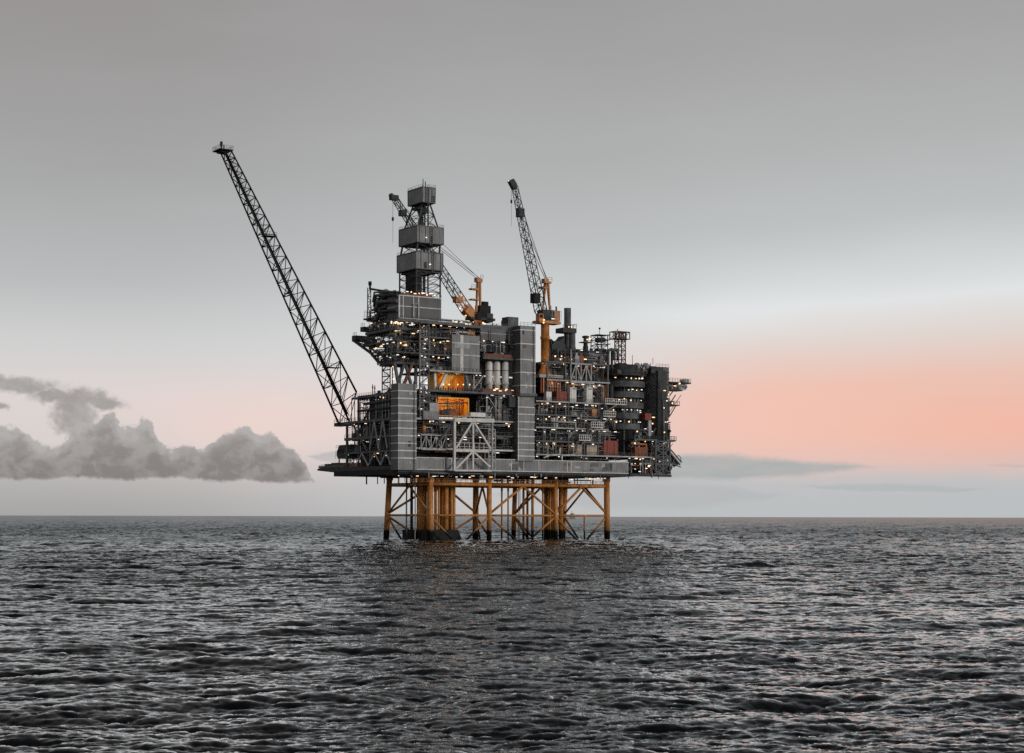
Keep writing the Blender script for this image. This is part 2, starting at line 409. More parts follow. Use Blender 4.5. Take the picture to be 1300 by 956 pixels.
W = bpy.data.worlds.new('World'); scene.world = W; W.use_nodes = True
N, L = W.node_tree.nodes, W.node_tree.links; N.clear()
def MA(op, a, b=None, c=None, clamp=False):
    n = nd(N, 'ShaderNodeMath', operation=op, use_clamp=clamp)
    for i, x in enumerate((a, b, c)):
        if x is None: continue
        if isinstance(x, (int, float)): n.inputs[i].default_value = x
        else: L.new(x, n.inputs[i])
    return n.outputs[0]
def SS(x, a, b, lo=0.0, hi=1.0):
    n = nd(N, 'ShaderNodeMapRange', interpolation_type='SMOOTHSTEP')
    L.new(x, n.inputs['Value'])
    for k, q in (('From Min', a), ('From Max', b), ('To Min', lo), ('To Max', hi)):
        if isinstance(q, (int, float)): n.inputs[k].default_value = q
        else: L.new(q, n.inputs[k])
    return n.outputs[0]
def MIX(f, a, b):
    n = nd(N, 'ShaderNodeMix', data_type='RGBA')
    for k, q in (('Factor', f), ('A', a), ('B', b)):
        if isinstance(q, (int, float)): n.inputs[k].default_value = q
        elif isinstance(q, (list, tuple)): n.inputs[k].default_value = (*q, 1)
        else: L.new(q, n.inputs[k])
    return n.outputs['Result']
tc = nd(N, 'ShaderNodeTexCoord'); sp = nd(N, 'ShaderNodeSeparateXYZ'); L.new(tc.outputs['Generated'], sp.inputs[0])
AZ = MA('ARCTAN2', sp.outputs['X'], sp.outputs['Y']); EL = MA('ARCSINE', sp.outputs['Z'])
X = MA('MULTIPLY_ADD', AZ, 2167.0, 650.0)            # azimuth and elevation in units of 1/2167 rad
Y = MA('MULTIPLY', EL, 2167.0)
cb = nd(N, 'ShaderNodeCombineXYZ'); L.new(X, cb.inputs[0]); L.new(Y, cb.inputs[1])
def NZ(scale, detail=5, sx=1, sy=1, off=0, rough=.55, vec=None, dist=0):
    mp = nd(N, 'ShaderNodeMapping'); mp.inputs['Scale'].default_value = (sx * scale, sy * scale, 1); mp.inputs['Location'].default_value = (off, off * .7, off)
    L.new(vec or cb.outputs[0], mp.inputs['Vector'])
    n = nd(N, 'ShaderNodeTexNoise'); n.inputs['Scale'].default_value = 1; n.inputs['Detail'].default_value = detail
    n.inputs['Roughness'].default_value = rough; n.inputs['Distortion'].default_value = dist
    L.new(mp.outputs[0], n.inputs['Vector'])
    return n
def RAMP(x, stops, top=700.0):
    r = nd(N, 'ShaderNodeValToRGB'); L.new(MA('DIVIDE', x, top), r.inputs['Fac'])
    e = r.color_ramp.elements
    while len(e) < len(stops): e.new(.5)
    for q, (p, h) in zip(e, stops): q.position = max(0, p / top); q.color = (*lin(h), 1)
    return r.outputs['Color']
# large soft unevenness lifts the bands a little
wob = MA('MULTIPLY_ADD', NZ(1 / 420, 3, 1, 2.2, 3).outputs['Fac'], 44.0, -22.0)
Yw = MA('ADD', Y, wob)
Yr = MA('MULTIPLY_ADD', MA('SUBTRACT', X, 650.0), -0.06, Yw)     # the veil of high cloud rises to the right
left = RAMP(Y, [(0, 'a6a4a4'), (40, 'b3b1b0'), (90, 'd6d0ce'), (150, 'dcd4d2'), (215, 'cfcfcf'), (290, 'b9babb'), (420, 'a5a5a5'), (560, '9a9796'), (660, '959190')])
mid = RAMP(Yw, [(0, 'c3c3c4'), (50, 'c9c9ca'), (110, 'dcd6d4'), (180, 'dadada'), (260, 'd0d3d4'), (340, 'bbbdbe'), (450, 'adaeae'), (560, 'a3a2a2'), (660, '9b999a')])
right = RAMP(Yr, [(0, 'c4c7c8'), (45, 'c6c8c9'), (75, 'd2cbc5'), (140, 'e6c6b9'), (196, 'e0d7d2'), (238, 'e2e4e5'), (275, 'd3d7d8'), (340, 'bec1c2'), (450, 'b0b1b1'), (560, 'a5a4a4'), (660, '9d9b9c')])
base = MIX(SS(X, 130, 640), left, mid)
base = MIX(SS(X, 640, 1010), base, right)
def blob(cx, cy, rx, ry, amt, col, base, warp=None):
    dx = MA('DIVIDE', MA('SUBTRACT', X, cx), rx); dy = MA('DIVIDE', MA('SUBTRACT', warp or Y, cy), ry)
    q = MA('ADD', MA('MULTIPLY', dx, dx), MA('MULTIPLY', dy, dy))
    f = MA('MULTIPLY', MA('EXPONENT', MA('MULTIPLY', q, -1.0)), amt)
    return MIX(f, base, col)
base = blob(340, 118, 170, 52, .62, lin('f3d3cb'), base, Yw)
base = blob(1270, 114, 350, 56, .68, lin('ffb094'), base, Yw)
base = blob(960, 120, 190, 66, .55, lin('fac3b2'), base, Yw)
base = blob(880, 230, 120, 30, .35, lin('e6e9ea'), base, Yr)
# thin streaks in the upper sky, barely seen
st = NZ(1 / 300, 6, 1, 5, 9, .6).outputs['Fac']
base = MIX(MA('MULTIPLY', SS(st, .45, .75), .035), base, lin('d8d9da'))
# low grey haze and stratus bars on the right
hz = MA('MULTIPLY', SS(MA('MULTIPLY_ADD', NZ(1 / 160, 5, 1, 3, 2).outputs['Fac'], 26.0, Y), 84, 48), SS(X, 560, 830))
base = MIX(MA('MULTIPLY', hz, .88), base, lin('bbbfc1'))
def bar(x0, x1, y0, y1, col, amt, base, seed):
    n1 = NZ(1 / 70, 6, 1, 1.5, seed, .6).outputs['Fac']; n2 = NZ(1 / 60, 6, 1, 4, seed + 5, .6).outputs['Fac']
    yy = MA('MULTIPLY_ADD', n1, 18.0, MA('SUBTRACT', Y, 9.0)); half = (y1 - y0) / 2; cy = (y0 + y1) / 2
    xx = MA('DIVIDE', MA('SUBTRACT', X, (x0 + x1) / 2), (x1 - x0) / 2)
    th = MA('MULTIPLY', MA('SUBTRACT', 1.0, MA('MULTIPLY', xx, xx), None, True), half)
    d = MA('SUBTRACT', th, MA('ABSOLUTE', MA('SUBTRACT', yy, cy)))
    f = MA('MULTIPLY', SS(d, -1.0, half * .45), MA('MULTIPLY_ADD', n2, .8, .5, True))
    return MIX(MA('MULTIPLY', f, amt), base, col)
base = bar(590, 1120, 42, 82, lin('abafb0'), 1.0, base, 4)
base = bar(1005, 1245, 31, 42, lin('b2b6b8'), .75, base, 7)
base = bar(1235, 1290, 60, 66, lin('c2b4ae'), .5, base, 8)
base = bar(600, 1010, 4, 50, lin('b4b6b8'), .75, base, 12)
# the bank of cumulus on the left
wn = NZ(1 / 26, 6, 1, 1, 1.7, .6)
sc = nd(N, 'ShaderNodeVectorMath', operation='MULTIPLY_ADD'); L.new(wn.outputs['Color'], sc.inputs[0])
sc.inputs[1].default_value = (30, 24, 0); sc.inputs[2].default_value = (-15, -12, 0)
wv = nd(N, 'ShaderNodeVectorMath', operation='ADD'); L.new(cb.outputs[0], wv.inputs[0]); L.new(sc.outputs[0], wv.inputs[1])
ws = nd(N, 'ShaderNodeSeparateXYZ'); L.new(wv.outputs[0], ws.inputs[0])
XW, YW = ws.outputs['X'], ws.outputs['Y']
XS = MA('MULTIPLY_ADD', wn.outputs['Fac'], 14.0, MA('SUBTRACT', X, 7.0))
fine = NZ(1 / 11, 6, 1, 1, 6, .65).outputs['Fac']
# turrets of the bank: a profile of the tops against azimuth
tops = [(-60, 100), (-20, 106), (0, 104), (22, 110), (44, 104), (58, 93), (78, 86), (96, 98), (108, 112), (128, 118), (150, 127), (168, 111), (178, 112), (190, 121), (204, 103),
        (220, 82), (238, 89), (262, 84), (276, 96), (296, 108), (318, 113), (332, 104), (346, 107), (358, 94), (374, 86), (385, 74), (393, 58), (400, 44), (408, 20), (420, 0)]
fc = nd(N, 'ShaderNodeFloatCurve'); cv = fc.mapping.curves[0]
L.new(MA('DIVIDE', MA('ADD', XS, 60.0), 480.0), fc.inputs['Value'])
pts = cv.points
while len(pts) < len(tops): pts.new(.5, .5)
for q, (a, b) in zip(pts, tops): q.location = ((a + 60) / 480, b / 160); q.handle_type = 'AUTO'
fc.mapping.update()
top = MA('MULTIPLY', fc.outputs[0], 160.0)
bas = MA('MULTIPLY_ADD', NZ(1 / 60, 5, 1, 0, 5).outputs['Fac'], 20.0, 33.5)
dt = MA('SUBTRACT', top, YW); dt = MA('MULTIPLY_ADD', MA('SUBTRACT', fine, .5), 16.0, dt)
db_ = MA('MULTIPLY_ADD', MA('SUBTRACT', fine, .5), 9.0, MA('SUBTRACT', Y, bas))
den = MA('MULTIPLY', SS(dt, -1.0, 4.5), SS(db_, -2.0, 4.0))
den = MA('MULTIPLY', den, MA('LESS_THAN', X, 416.0))
lobes = NZ(1 / 26, 6, 1, 1.25, 2.5, .55, wv.outputs[0]).outputs['Fac']
rim = SS(dt, 26, 0)
sh = MA('ADD', MA('MULTIPLY', rim, .55), MA('MULTIPLY_ADD', SS(lobes, .38, .64), .5, MA('MULTIPLY_ADD', SS(Y, 45, 112), .35, -.12)), None, True)
ccol = MIX(sh, lin('827d7c'), lin('b0acab'))
puffs = [(30, 159, 70, 13), (-30, 157, 70, 14), (78, 147, 34, 12), (112, 145, 40, 15), (142, 139, 34, 11), (106, 122, 30, 30), (14, 132, 18, 7), (-10, 136, 18, 9)]
fld = None
for (a, b, rx, ry) in puffs:
    dx = MA('DIVIDE', MA('SUBTRACT', XW, a), rx); dy = MA('DIVIDE', MA('SUBTRACT', YW, b), ry)
    q = MA('SUBTRACT', 1.0, MA('SQRT', MA('ADD', MA('MULTIPLY', dx, dx), MA('MULTIPLY', dy, dy))))
    fld = q if fld is None else MA('MAXIMUM', fld, q)
fld = MA('MULTIPLY_ADD', MA('SUBTRACT', fine, .5), .8, fld)
den2 = MA('MULTIPLY', SS(fld, -.15, .5), .82)
base = MIX(den2, base, MIX(MA('MULTIPLY_ADD', SS(lobes, .35, .7), .6, SS(fld, .6, .0, 0, .4), True), lin('8f8b8a'), lin('b3b0af')))
base = MIX(MA('MULTIPLY', den, .97), base, ccol)
base = bar(388, 470, 66, 84, lin('b6b5b5'), .8, base, 15)
# lower half (under the horizon) mirrors the horizon tone; high sky beyond the frame stays an even grey
sky = nd(N, 'ShaderNodeTexSky', sky_type='NISHITA'); sky.sun_disc = False
sky.sun_elevation = SUN_EL; sky.sun_rotation = SUN_AZ
hs = nd(N, 'ShaderNodeHueSaturation'); hs.inputs['Saturation'].default_value = .35; L.new(sky.outputs[0], hs.inputs['Color'])
b1 = nd(N, 'ShaderNodeBackground'); L.new(base, b1.inputs['Color']); b1.inputs['Strength'].default_value = .97
b2 = nd(N, 'ShaderNodeBackground'); L.new(hs.outputs[0], b2.inputs['Color']); b2.inputs['Strength'].default_value = .006
ad = nd(N, 'ShaderNodeAddShader'); L.new(b1.outputs[0], ad.inputs[0]); L.new(b2.outputs[0], ad.inputs[1])
wo = nd(N, 'ShaderNodeOutputWorld'); L.new(ad.outputs[0], wo.inputs['Surface'])
W.cycles.sampling_method = 'MANUAL'; W.cycles.sample_map_resolution = 1024

# ------------------------------------------------------------------ the sea: wind waves from their spectrum, one sheet to the horizon
BA, FP, FM, KX, FARK, FUP = .5, 2.05, 2.35, 2.8, -.80, 2.6
def waves(n, size, peak, wind, std, chop, seed, cut=0.0):
    r = np.random.default_rng(seed)
    k1 = np.fft.fftfreq(n, 1 / n) * 2 * np.pi / size
    kx, ky = np.meshgrid(k1, k1, indexing='ij'); k = np.hypot(kx, ky); k[0, 0] = 1
    kp = 2 * np.pi / peak; th = np.arctan2(ky, kx) - wind
    S = np.exp(-1.25 * (kp / k) ** 2) / k ** KX * (0.06 + np.cos(th) ** 4 * (np.cos(th) > -0.2))
    S *= np.exp(-(k * cut) ** 2); S[0, 0] = 0
    a = (r.normal(size=(n, n)) + 1j * r.normal(size=(n, n))) * np.sqrt(S)
    h = np.fft.ifft2(a).real; g = std / h.std()
    dx = np.fft.ifft2(-1j * kx / k * a).real; dy = np.fft.ifft2(-1j * ky / k * a).real
    return h * g, dx * g * chop, dy * g * chop
def sample(fields, size, x, y, rot):
    c, s = math.cos(rot), math.sin(rot)
    u = (x * c + y * s) / size; w = (-x * s + y * c) / size
    n = fields[0].shape[0]
    u = (u % 1) * n; w = (w % 1) * n
    i = np.floor(u).astype(int); j = np.floor(w).astype(int); fu = u - i; fw = w - j
    i %= n; j %= n; i2 = (i + 1) % n; j2 = (j + 1) % n
    f = [a[i, j] * (1 - fu) * (1 - fw) + a[i2, j] * fu * (1 - fw) + a[i, j2] * (1 - fu) * fw + a[i2, j2] * fu * fw for a in fields]
    return f[0], f[1] * c - f[2] * s, f[1] * s + f[2] * c
SEAK = dict(A=(.056, 5.4, 1.7), B=(.023, 1.4, 1.5), G=(.165, 21.0, 1.3))
A = waves(512, 173.0, SEAK['A'][1], rad(82), SEAK['A'][0], SEAK['A'][2], 5)
B = waves(512, 47.0, SEAK['B'][1], rad(60), SEAK['B'][0], SEAK['B'][2], 9)
G = waves(256, 611.0, SEAK['G'][1], rad(95), SEAK['G'][0], SEAK['G'][2], 3)
FINE = 1150
ang = np.concatenate([np.linspace(-rad(22), rad(22), FINE), np.linspace(rad(22), rad(338), 90)[1:-1]])
rr = np.concatenate([[0.0], np.linspace(4, 40, 14), np.exp(np.linspace(math.log(41), math.log(400), 840, endpoint=False)), np.exp(np.linspace(math.log(400), math.log(5000), 430)), np.exp(np.linspace(math.log(5200), math.log(60000), 26))])
na, nr = len(ang), len(rr)
R_, A_ = np.meshgrid(rr, ang, indexing='ij')
x0 = R_ * np.sin(A_); y0 = R_ * np.cos(A_)
wide = (np.abs(A_) <= rad(22.01)).astype(float)
fadeB = np.clip((4000 - R_) / 2500, 0, 1) * wide; fadeA = np.clip((16000 - R_) / 9000, 0, 1) * wide
fadeA *= np.clip((R_ - 10) / 40, 0, 1); fadeB *= np.clip((R_ - 10) / 40, 0, 1)
farup = 1 + FUP * np.clip((R_ - 150) / 700, 0, 1)
z = np.zeros_like(x0); dx = np.zeros_like(x0); dy = np.zeros_like(x0)
for F_, size, rot, fd in ((A, 173.0, .2, fadeA * farup), (B, 47.0, .75, fadeB * farup), (G, 611.0, -.1, fadeA * (.6 + .4 * farup))):
    h, a, b = sample(F_, size, x0, y0, rot); z += h * fd; dx += a * fd; dy += b * fd
co = np.stack([x0 + dx, y0 + dy, z], -1).reshape(-1, 3).astype(np.float32)
ii, jj = np.meshgrid(np.arange(nr - 1), np.arange(na), indexing='ij'); j2 = (jj + 1) % na
quads = np.stack([ii * na + jj, (ii + 1) * na + jj, (ii + 1) * na + j2, ii * na + j2], -1).reshape(-1, 4)[:, ::-1].astype(np.int32)
me = bpy.data.meshes.new('sea'); nq = len(quads)
me.vertices.add(len(co)); me.vertices.foreach_set('co', co.ravel())
me.loops.add(nq * 4); me.loops.foreach_set('vertex_index', quads.ravel())
me.polygons.add(nq); me.polygons.foreach_set('loop_start', np.arange(0, nq * 4, 4, dtype=np.int32)); me.polygons.foreach_set('loop_total', np.full(nq, 4, dtype=np.int32))
me.polygons.foreach_set('use_smooth', np.ones(nq, dtype=bool))
foam = np.zeros(len(co), dtype=np.float32)
for q in LEGFEET: foam = np.maximum(foam, np.exp(-(((co[:, 0] - q[0]) ** 2 + (co[:, 1] - q[1]) ** 2) / (q[2] * 2.0) ** 2)))
af = me.attributes.new('foam', 'FLOAT', 'POINT'); af.data.foreach_set('value', foam.astype(np.float32))
at = me.attributes.new('far', 'FLOAT', 'POINT'); at.data.foreach_set('value', np.clip(np.log(np.maximum(R_, 1) / 100) / 2.2, 0, 1).ravel().astype(np.float32))
me.update(calc_edges=True)
sea = bpy.data.objects.new('sea', me); COL.objects.link(sea); sea['kind'] = 'structure'
m, N, L = newmat('sea_water')
out = nd(N, 'ShaderNodeOutputMaterial'); geo = nd(N, 'ShaderNodeNewGeometry'); att = nd(N, 'ShaderNodeAttribute', attribute_name='far')
hsum = None
for scl, amp, det, rot in ((.9, .10 * BA, 6, .15), (3.6, .022 * BA, 4, -.3)):
    mp = nd(N, 'ShaderNodeMapping'); mp.inputs['Scale'].default_value = (scl * .6, scl * 1.35, scl); mp.inputs['Rotation'].default_value = (0, 0, rot)
    L.new(geo.outputs['Position'], mp.inputs['Vector'])
    n = nd(N, 'ShaderNodeTexNoise'); n.inputs['Scale'].default_value = 1; n.inputs['Detail'].default_value = det; n.inputs['Roughness'].default_value = .6
    n.inputs['Distortion'].default_value = .4
    L.new(mp.outputs[0], n.inputs['Vector'])
    rd = MA('MULTIPLY', MA('POWER', n.outputs['Fac'], 1.5), amp)
    hsum = rd if hsum is None else MA('ADD', hsum, rd)
# gusts: broad patches where the ripples are stronger or weaker
mp = nd(N, 'ShaderNodeMapping'); mp.inputs['Scale'].default_value = (.022, .011, .02); L.new(geo.outputs['Position'], mp.inputs['Vector'])
gn = nd(N, 'ShaderNodeTexNoise'); gn.inputs['Scale'].default_value = 1; gn.inputs['Detail'].default_value = 4; L.new(mp.outputs[0], gn.inputs['Vector'])
gust = SS(gn.outputs['Fac'], .36, .64, .45, 1.25)
bp = nd(N, 'ShaderNodeBump'); bp.inputs['Strength'].default_value = 1.0; bp.inputs['Distance'].default_value = 1.0; L.new(MA('MULTIPLY', hsum, gust), bp.inputs['Height'])
fr = nd(N, 'ShaderNodeFresnel'); fr.inputs['IOR'].default_value = 1.333; L.new(bp.outputs[0], fr.inputs['Normal'])
lim = MA('MULTIPLY', MA('MULTIPLY_ADD', att.outputs['Fac'], FARK, 1.0), SS(gn.outputs['Fac'], .36, .64, 1.15, .85))
fac = MA('MINIMUM', MA('MULTIPLY', MA('MULTIPLY', MA('POWER', fr.outputs[0], FP), FM), lim), .92)
gl = nd(N, 'ShaderNodeBsdfGlossy'); tn = MIX(att.outputs['Fac'], [.955, .985, 1], [.91, .97, 1]); L.new(tn, gl.inputs['Color']); L.new(bp.outputs[0], gl.inputs['Normal'])
L.new(MA('MULTIPLY_ADD', att.outputs['Fac'], .14, .04), gl.inputs['Roughness'])
df = nd(N, 'ShaderNodeBsdfDiffuse'); df.inputs['Color'].default_value = (.005, .006, .0075, 1)
mx = nd(N, 'ShaderNodeMixShader'); L.new(fac, mx.inputs[0]); L.new(df.outputs[0], mx.inputs[1]); L.new(gl.outputs[0], mx.inputs[2])
fa = nd(N, 'ShaderNodeAttribute', attribute_name='foam'); fn = nd(N, 'ShaderNodeTexNoise'); fn.inputs['Scale'].default_value = .9; fn.inputs['Detail'].default_value = 6
L.new(geo.outputs['Position'], fn.inputs['Vector'])
fd = nd(N, 'ShaderNodeBsdfDiffuse'); fd.inputs['Color'].default_value = (.42, .43, .43, 1)
m2 = nd(N, 'ShaderNodeMixShader'); L.new(MA('MULTIPLY', SS(MA('MULTIPLY', fn.outputs['Fac'], MA('POWER', fa.outputs['Fac'], .5)), .38, .62), .7), m2.inputs[0])
L.new(mx.outputs[0], m2.inputs[1]); L.new(fd.outputs[0], m2.inputs[2]); L.new(m2.outputs[0], out.inputs[0])
me.materials.append(m)

# ================================================================== THE PLATFORM
# ------------------------------------------------------------------ steel jacket standing in the sea
VF, VB = 8.0, 36.0
def leg_top(px, v, ytop): return PV(px, ytop, v)
J = thing('steel_jacket', 'yellow tubular steel jacket with black tide zone carrying the platform above the sea', 'jacket', (TV(640, VF), VF, 0))
FR = [(546, 546, 1.08), (621, 621, .85), (705, 705.5, .85), (770, 771, 1.05)]
BK = [(494.5, 489.5, 1.0), (604, 603.5, 1.05), (654, 651.5, .85), (718, 714, .9)]
LEGS = {}
ZDK = 22.4
for key, row, v in (('f', FR, VF), ('b', BK, VB)):
    for i, (xt, xb, r) in enumerate(row):
        a = (TV(xt, v, 605), v, ZDK); b = (TV(xb, v, 686), v, -4.0); LEGS[key, i] = (Vector(a), Vector(b))
        MB().tube(a, b, r, r * 1.04, 20).tube(Vector(a) - Vector((0, 0, 1.6)), Vector(a), r * 1.22, r * 1.22, 20).build('leg', 'orange', J)
def on(leg, z):
    a, b = LEGS[leg]; f = (a.z - z) / (a.z - b.z); return a.lerp(b, f)
ZT_, ZM = 19.2, 8.6
for v, k in ((VF, 'f'), (VB, 'b')):
    for i in range(3):
        MB().tube(on((k, i), ZT_), on((k, i + 1), ZT_), .62, n=14).build('top_beam', 'orange', J)
        MB().tube(on((k, i), ZM), on((k, i + 1), ZM), .36, n=12).build('horizontal_brace', 'orange', J)
for i in range(4):
    MB().tube(on(('f', i), ZT_), on(('b', i), ZT_), .6, n=14).build('top_beam', 'orange', J)
    MB().tube(on(('f', i), ZM), on(('b', i), ZM), .38, n=12).build('horizontal_brace', 'orange', J)
def brace(a, b, r=.42): MB().tube(a, b, r, n=12).build('diagonal_brace', 'orange', J)
def midp(k, i, z, f=.5): return on((k, i), z).lerp(on((k, i + 1), z), f)
for k, i in (('f', 1), ('b', 2)):          # inverted V over a V in the wide bays
    top = midp(k, i, ZT_ - .4)
    brace(top, on((k, i), ZM + .4)); brace(top, on((k, i + 1), ZM + .4))
brace(midp('f', 2, ZT_ - .4), on(('f', 2), ZM + .6)); brace(midp('f', 2, ZT_ - .4), on(('f', 3), ZM + .6))
for k, i, d in (('f', 0, 1), ('f', 1, -1), ('f', 1, 1), ('f', 2, -1), ('f', 2, 1), ('b', 0, 1), ('b', 1, -1), ('b', 1, 1), ('b', 2, 1), ('b', 3, -1), ('f', 3, -1)):
    p = on((k, i), ZM - .3); j = min(max(i + d, 0), 3); q = on((k, j), -3).lerp(p, .0); tgt = Vector(p).lerp(q, .52); tgt.z = -2.5
    brace(p, tgt, .4)
for i in range(4):                          # end frames between the front and the back row
    a, b = on(('f', i), ZT_ - .4), on(('b', i), ZM + .4)
    m_ = on(('f', i), ZT_ - .4).lerp(on(('b', i), ZT_ - .4), .5)
    brace(m_, b, .38)
    if i in (0, 1, 3): brace(m_, on(('f', i), ZM + .4), .38)
    e = on(('b', i), ZM - .3).lerp(on(('f', i), -2), .45); e.z = -2.5
    brace(on(('b', i), ZM - .3), e, .38)
brace(midp('b', 0, ZT_), on(('b', 0), ZM + .5)); brace(midp('b', 0, ZT_, .62), on(('b', 1), ZM + 1))
t = TV(742, VF, 660); MB().tube((t, VF, ZM), (t, VF, -3), .3, n=10).build('caisson', 'orange', J)
rng = random.Random(4)
for px, v, r, mat in [(516, 22, .26, 'mid'), (522.5, 24, .5, 'dark'), (527, 14, .2, 'white'), (531, 26, .55, 'orange'), (535, 20, .8, 'orange'), (540, 26, .5, 'orange'),
                      (553, 15, .55, 'orange'), (557, 13, .35, 'orange'), (562, 18, .8, 'orange'), (566, 14, .9, 'orange'), (570, 20, .8, 'orange'), (573, 15, .55, 'orange'), (576, 18, .6, 'orange'),
                      (560, 24, .6, 'orange'), (568, 26, .7, 'orange'), (545, 24, .7, 'orange'), (538, 30, .6, 'orange'),
                      (637, 16, .3, 'orange'), (645, 22, .28, 'orange'), (664.5, 20, .42, 'orange'), (669.5, 20, .42, 'orange'), (676, 18, .5, 'orange'), (660, 26, .12, 'mid'), (658, 26, .12, 'mid'),
                      (689, 18, .3, 'orange'), (693.5, 24, .9, 'orange'), (698, 22, .5, 'orange'), (701, 28, .7, 'orange'), (712, 22, .85, 'orange')]:
    t = TV(px, v, 640)
    MB().tube((t, v, ZDK), (t, v, -3), r, n=12).tube((t, v, ZDK), (t, v, ZDK - rng.uniform(2, 6)), r * 1.25, n=12).build('conductor_pipe', mat, J)
for px0, px1, v in ((548, 580, 12), (527, 545, 24)):       # splash-zone guard frames around the conductors
    t0, t1 = TV(px0, v, 680), TV(px1, v, 680)
    MB().prism_tz([(t0, -3), (t1 + 3.5, -3), (t1 + .6, 3.6), (t0, 3.6)], v, v + 9).build('conductor_guard', 'black', J)
# fittings in the gap under the deck
for i in range(46):
    t = rng.uniform(1, 92); v = rng.uniform(6, 34); z = rng.uniform(20.2, 22.1); mb = MB(); k = rng.random()
    if k < .5: mb.tube((t, v, z), (t + rng.uniform(2, 9), v, z), rng.choice((.12, .2, .3)))
    else: mb.tube((t, v, 19.2), (t, v, 22.6), rng.choice((.12, .18, .26)))
    mb.build('under_deck_pipe', rng.choice(('dark', 'dark', 'orange', 'mid')), J)
for i in range(44): lamp(J, (rng.uniform(3, 92), rng.choice((5.5, 6.5, 9, 14)), rng.uniform(21.6, 22.3)), rng.choice(('strip', 'short', 'strip', 'dim')))
mb = MB()
for q in (0, 1): mb.rail((TV(515, 7) + q * 0, VF - 1 + q, ZT_ + .7), (TV(770, 7), VF - 1 + q, ZT_ + .7), 1.1, 2.2, .1)
mb.build('walkway_railing', 'crane', J)
MB().box(TV(515, 7), TV(769, 7), VF - 1.1, VF + .1, ZT_ + .62, ZT_ + .7).build('walkway', 'crane', J)

# ------------------------------------------------------------------ main deck hull with its grey wind wall
TE = TV(852, 0, 600)                       # right end of the topside
H = thing('main_deck', 'long black bottomed main deck of the platform with ribbed grey wind wall along its front', 'deck', (TE / 2, 20, 22.6))
ZB, ZH = ZV(603, 560, 0), ZV(596.5, 560, 0)
ZB2 = ZB + 1.1
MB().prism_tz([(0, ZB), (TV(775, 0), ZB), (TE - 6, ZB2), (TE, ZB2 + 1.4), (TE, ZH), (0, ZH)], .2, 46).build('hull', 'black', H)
ZF = ZV(582.5, 590, 0)
MB().box(TV(528, 0), TV(797, 0), -.25, 0.1, ZH, ZF).build('wind_wall', 'clad', H)
e = MB()
for zz in (ZH - .12, ZF): e.box(TV(528, 0), TV(797, 0), -.42, -.26, zz - .12, zz + .16)
for px in (563, 572, 592, 608, 648, 664, 683, 719, 724): e.box(TV(px, 0) - .14, TV(px, 0) + .14, -.4, -.26, ZH, ZF)
e.build('wall_frame', 'pale', H)
MB().box(0, TE, -.15, .18, ZB + .6, ZH - .16).build('girder', 'dark', H)
rng = random.Random(64)
for k in range(15):
    t = rng.uniform(TV(530, 0), TV(790, 0)); w = rng.uniform(.8, 3.2); za = rng.uniform(ZH + .2, ZF - 1.6)
    MB().box(t, t + w, -.34, -.262, za, min(ZF - .2, za + rng.uniform(.7, 2.6))).build('wall_panel', rng.choice(('clad_dark', 'light', 'mid', 'clad_dark')), H)
for k in range(30):
    t = rng.uniform(2, TE - 6); z = ZB if t < TV(775, 0) else ZB2
    mb = MB().tube((t, -.3, z + .9), (t, -.3, z - rng.uniform(.1, 1.6)), rng.choice((.08, .12, .2)), n=6)
    if k % 3 == 0: mb.tube((t, -.3, z + .5), (t + rng.uniform(3, 9), -.3, z + .5), .13, n=6)
    mb.build('drain_pipe', rng.choice(('dark', 'mid', 'light')), H)
# the pointed laydown platform on the left end
zl = ZT(592, 470, 0)
poly = [(VT(402, 0), ZT(598.6, 402, 0)), (VT(402, 0), ZT(596.3, 402, 0)), (VT(409, 0), ZT(594.5, 409, 0)), (VT(418, 0), ZT(594, 418, 0)), (VT(500, 0), ZT(592, 500, 0)), (VT(500, 0), ZT(604, 500, 0)), (VT(455, 0), ZT(603.5, 455, 0)),
        (VT(453, 0), ZT(605.5, 453, 0)), (VT(441, 0), ZT(605.5, 441, 0)), (VT(440, 0), ZT(601.5, 440, 0)), (VT(420, 0), ZT(600.5, 420, 0))]
MB().prism_vz(list(reversed(poly)), .2, 26).build('laydown_platform', 'dark', H)
r = MB().rail((.4, VT(419, 0), ZT(594, 419, 0)), (.4, VT(440, 0), ZT(593, 440, 0)), 1.3, 1.6, .1); r.build('railing', 'mid', H)
MB().rail((.4, VT(404, 0), ZT(595.5, 404, 0)), (.4, VT(419, 0), ZT(594, 419, 0)), 1.1, 1.4, .1).lb(412, 417, 590, 595, .4, 4).lb(420, 428, 588.5, 594, 1, 6).lb(430, 436, 590, 594, 1, 4).build('deck_store', 'dark', H)
MB().lb(404, 437, 592, 594.5, .22, .5).build('kerb_plate', 'mid', H)
rng = random.Random(8)
for i in range(7): lamp(H, (rng.uniform(96, TE - 2), .2 + rng.uniform(-.3, .1), ZH + rng.uniform(.3, 3.5)), rng.choice(('strip', 'short', 'flood', 'dim')))

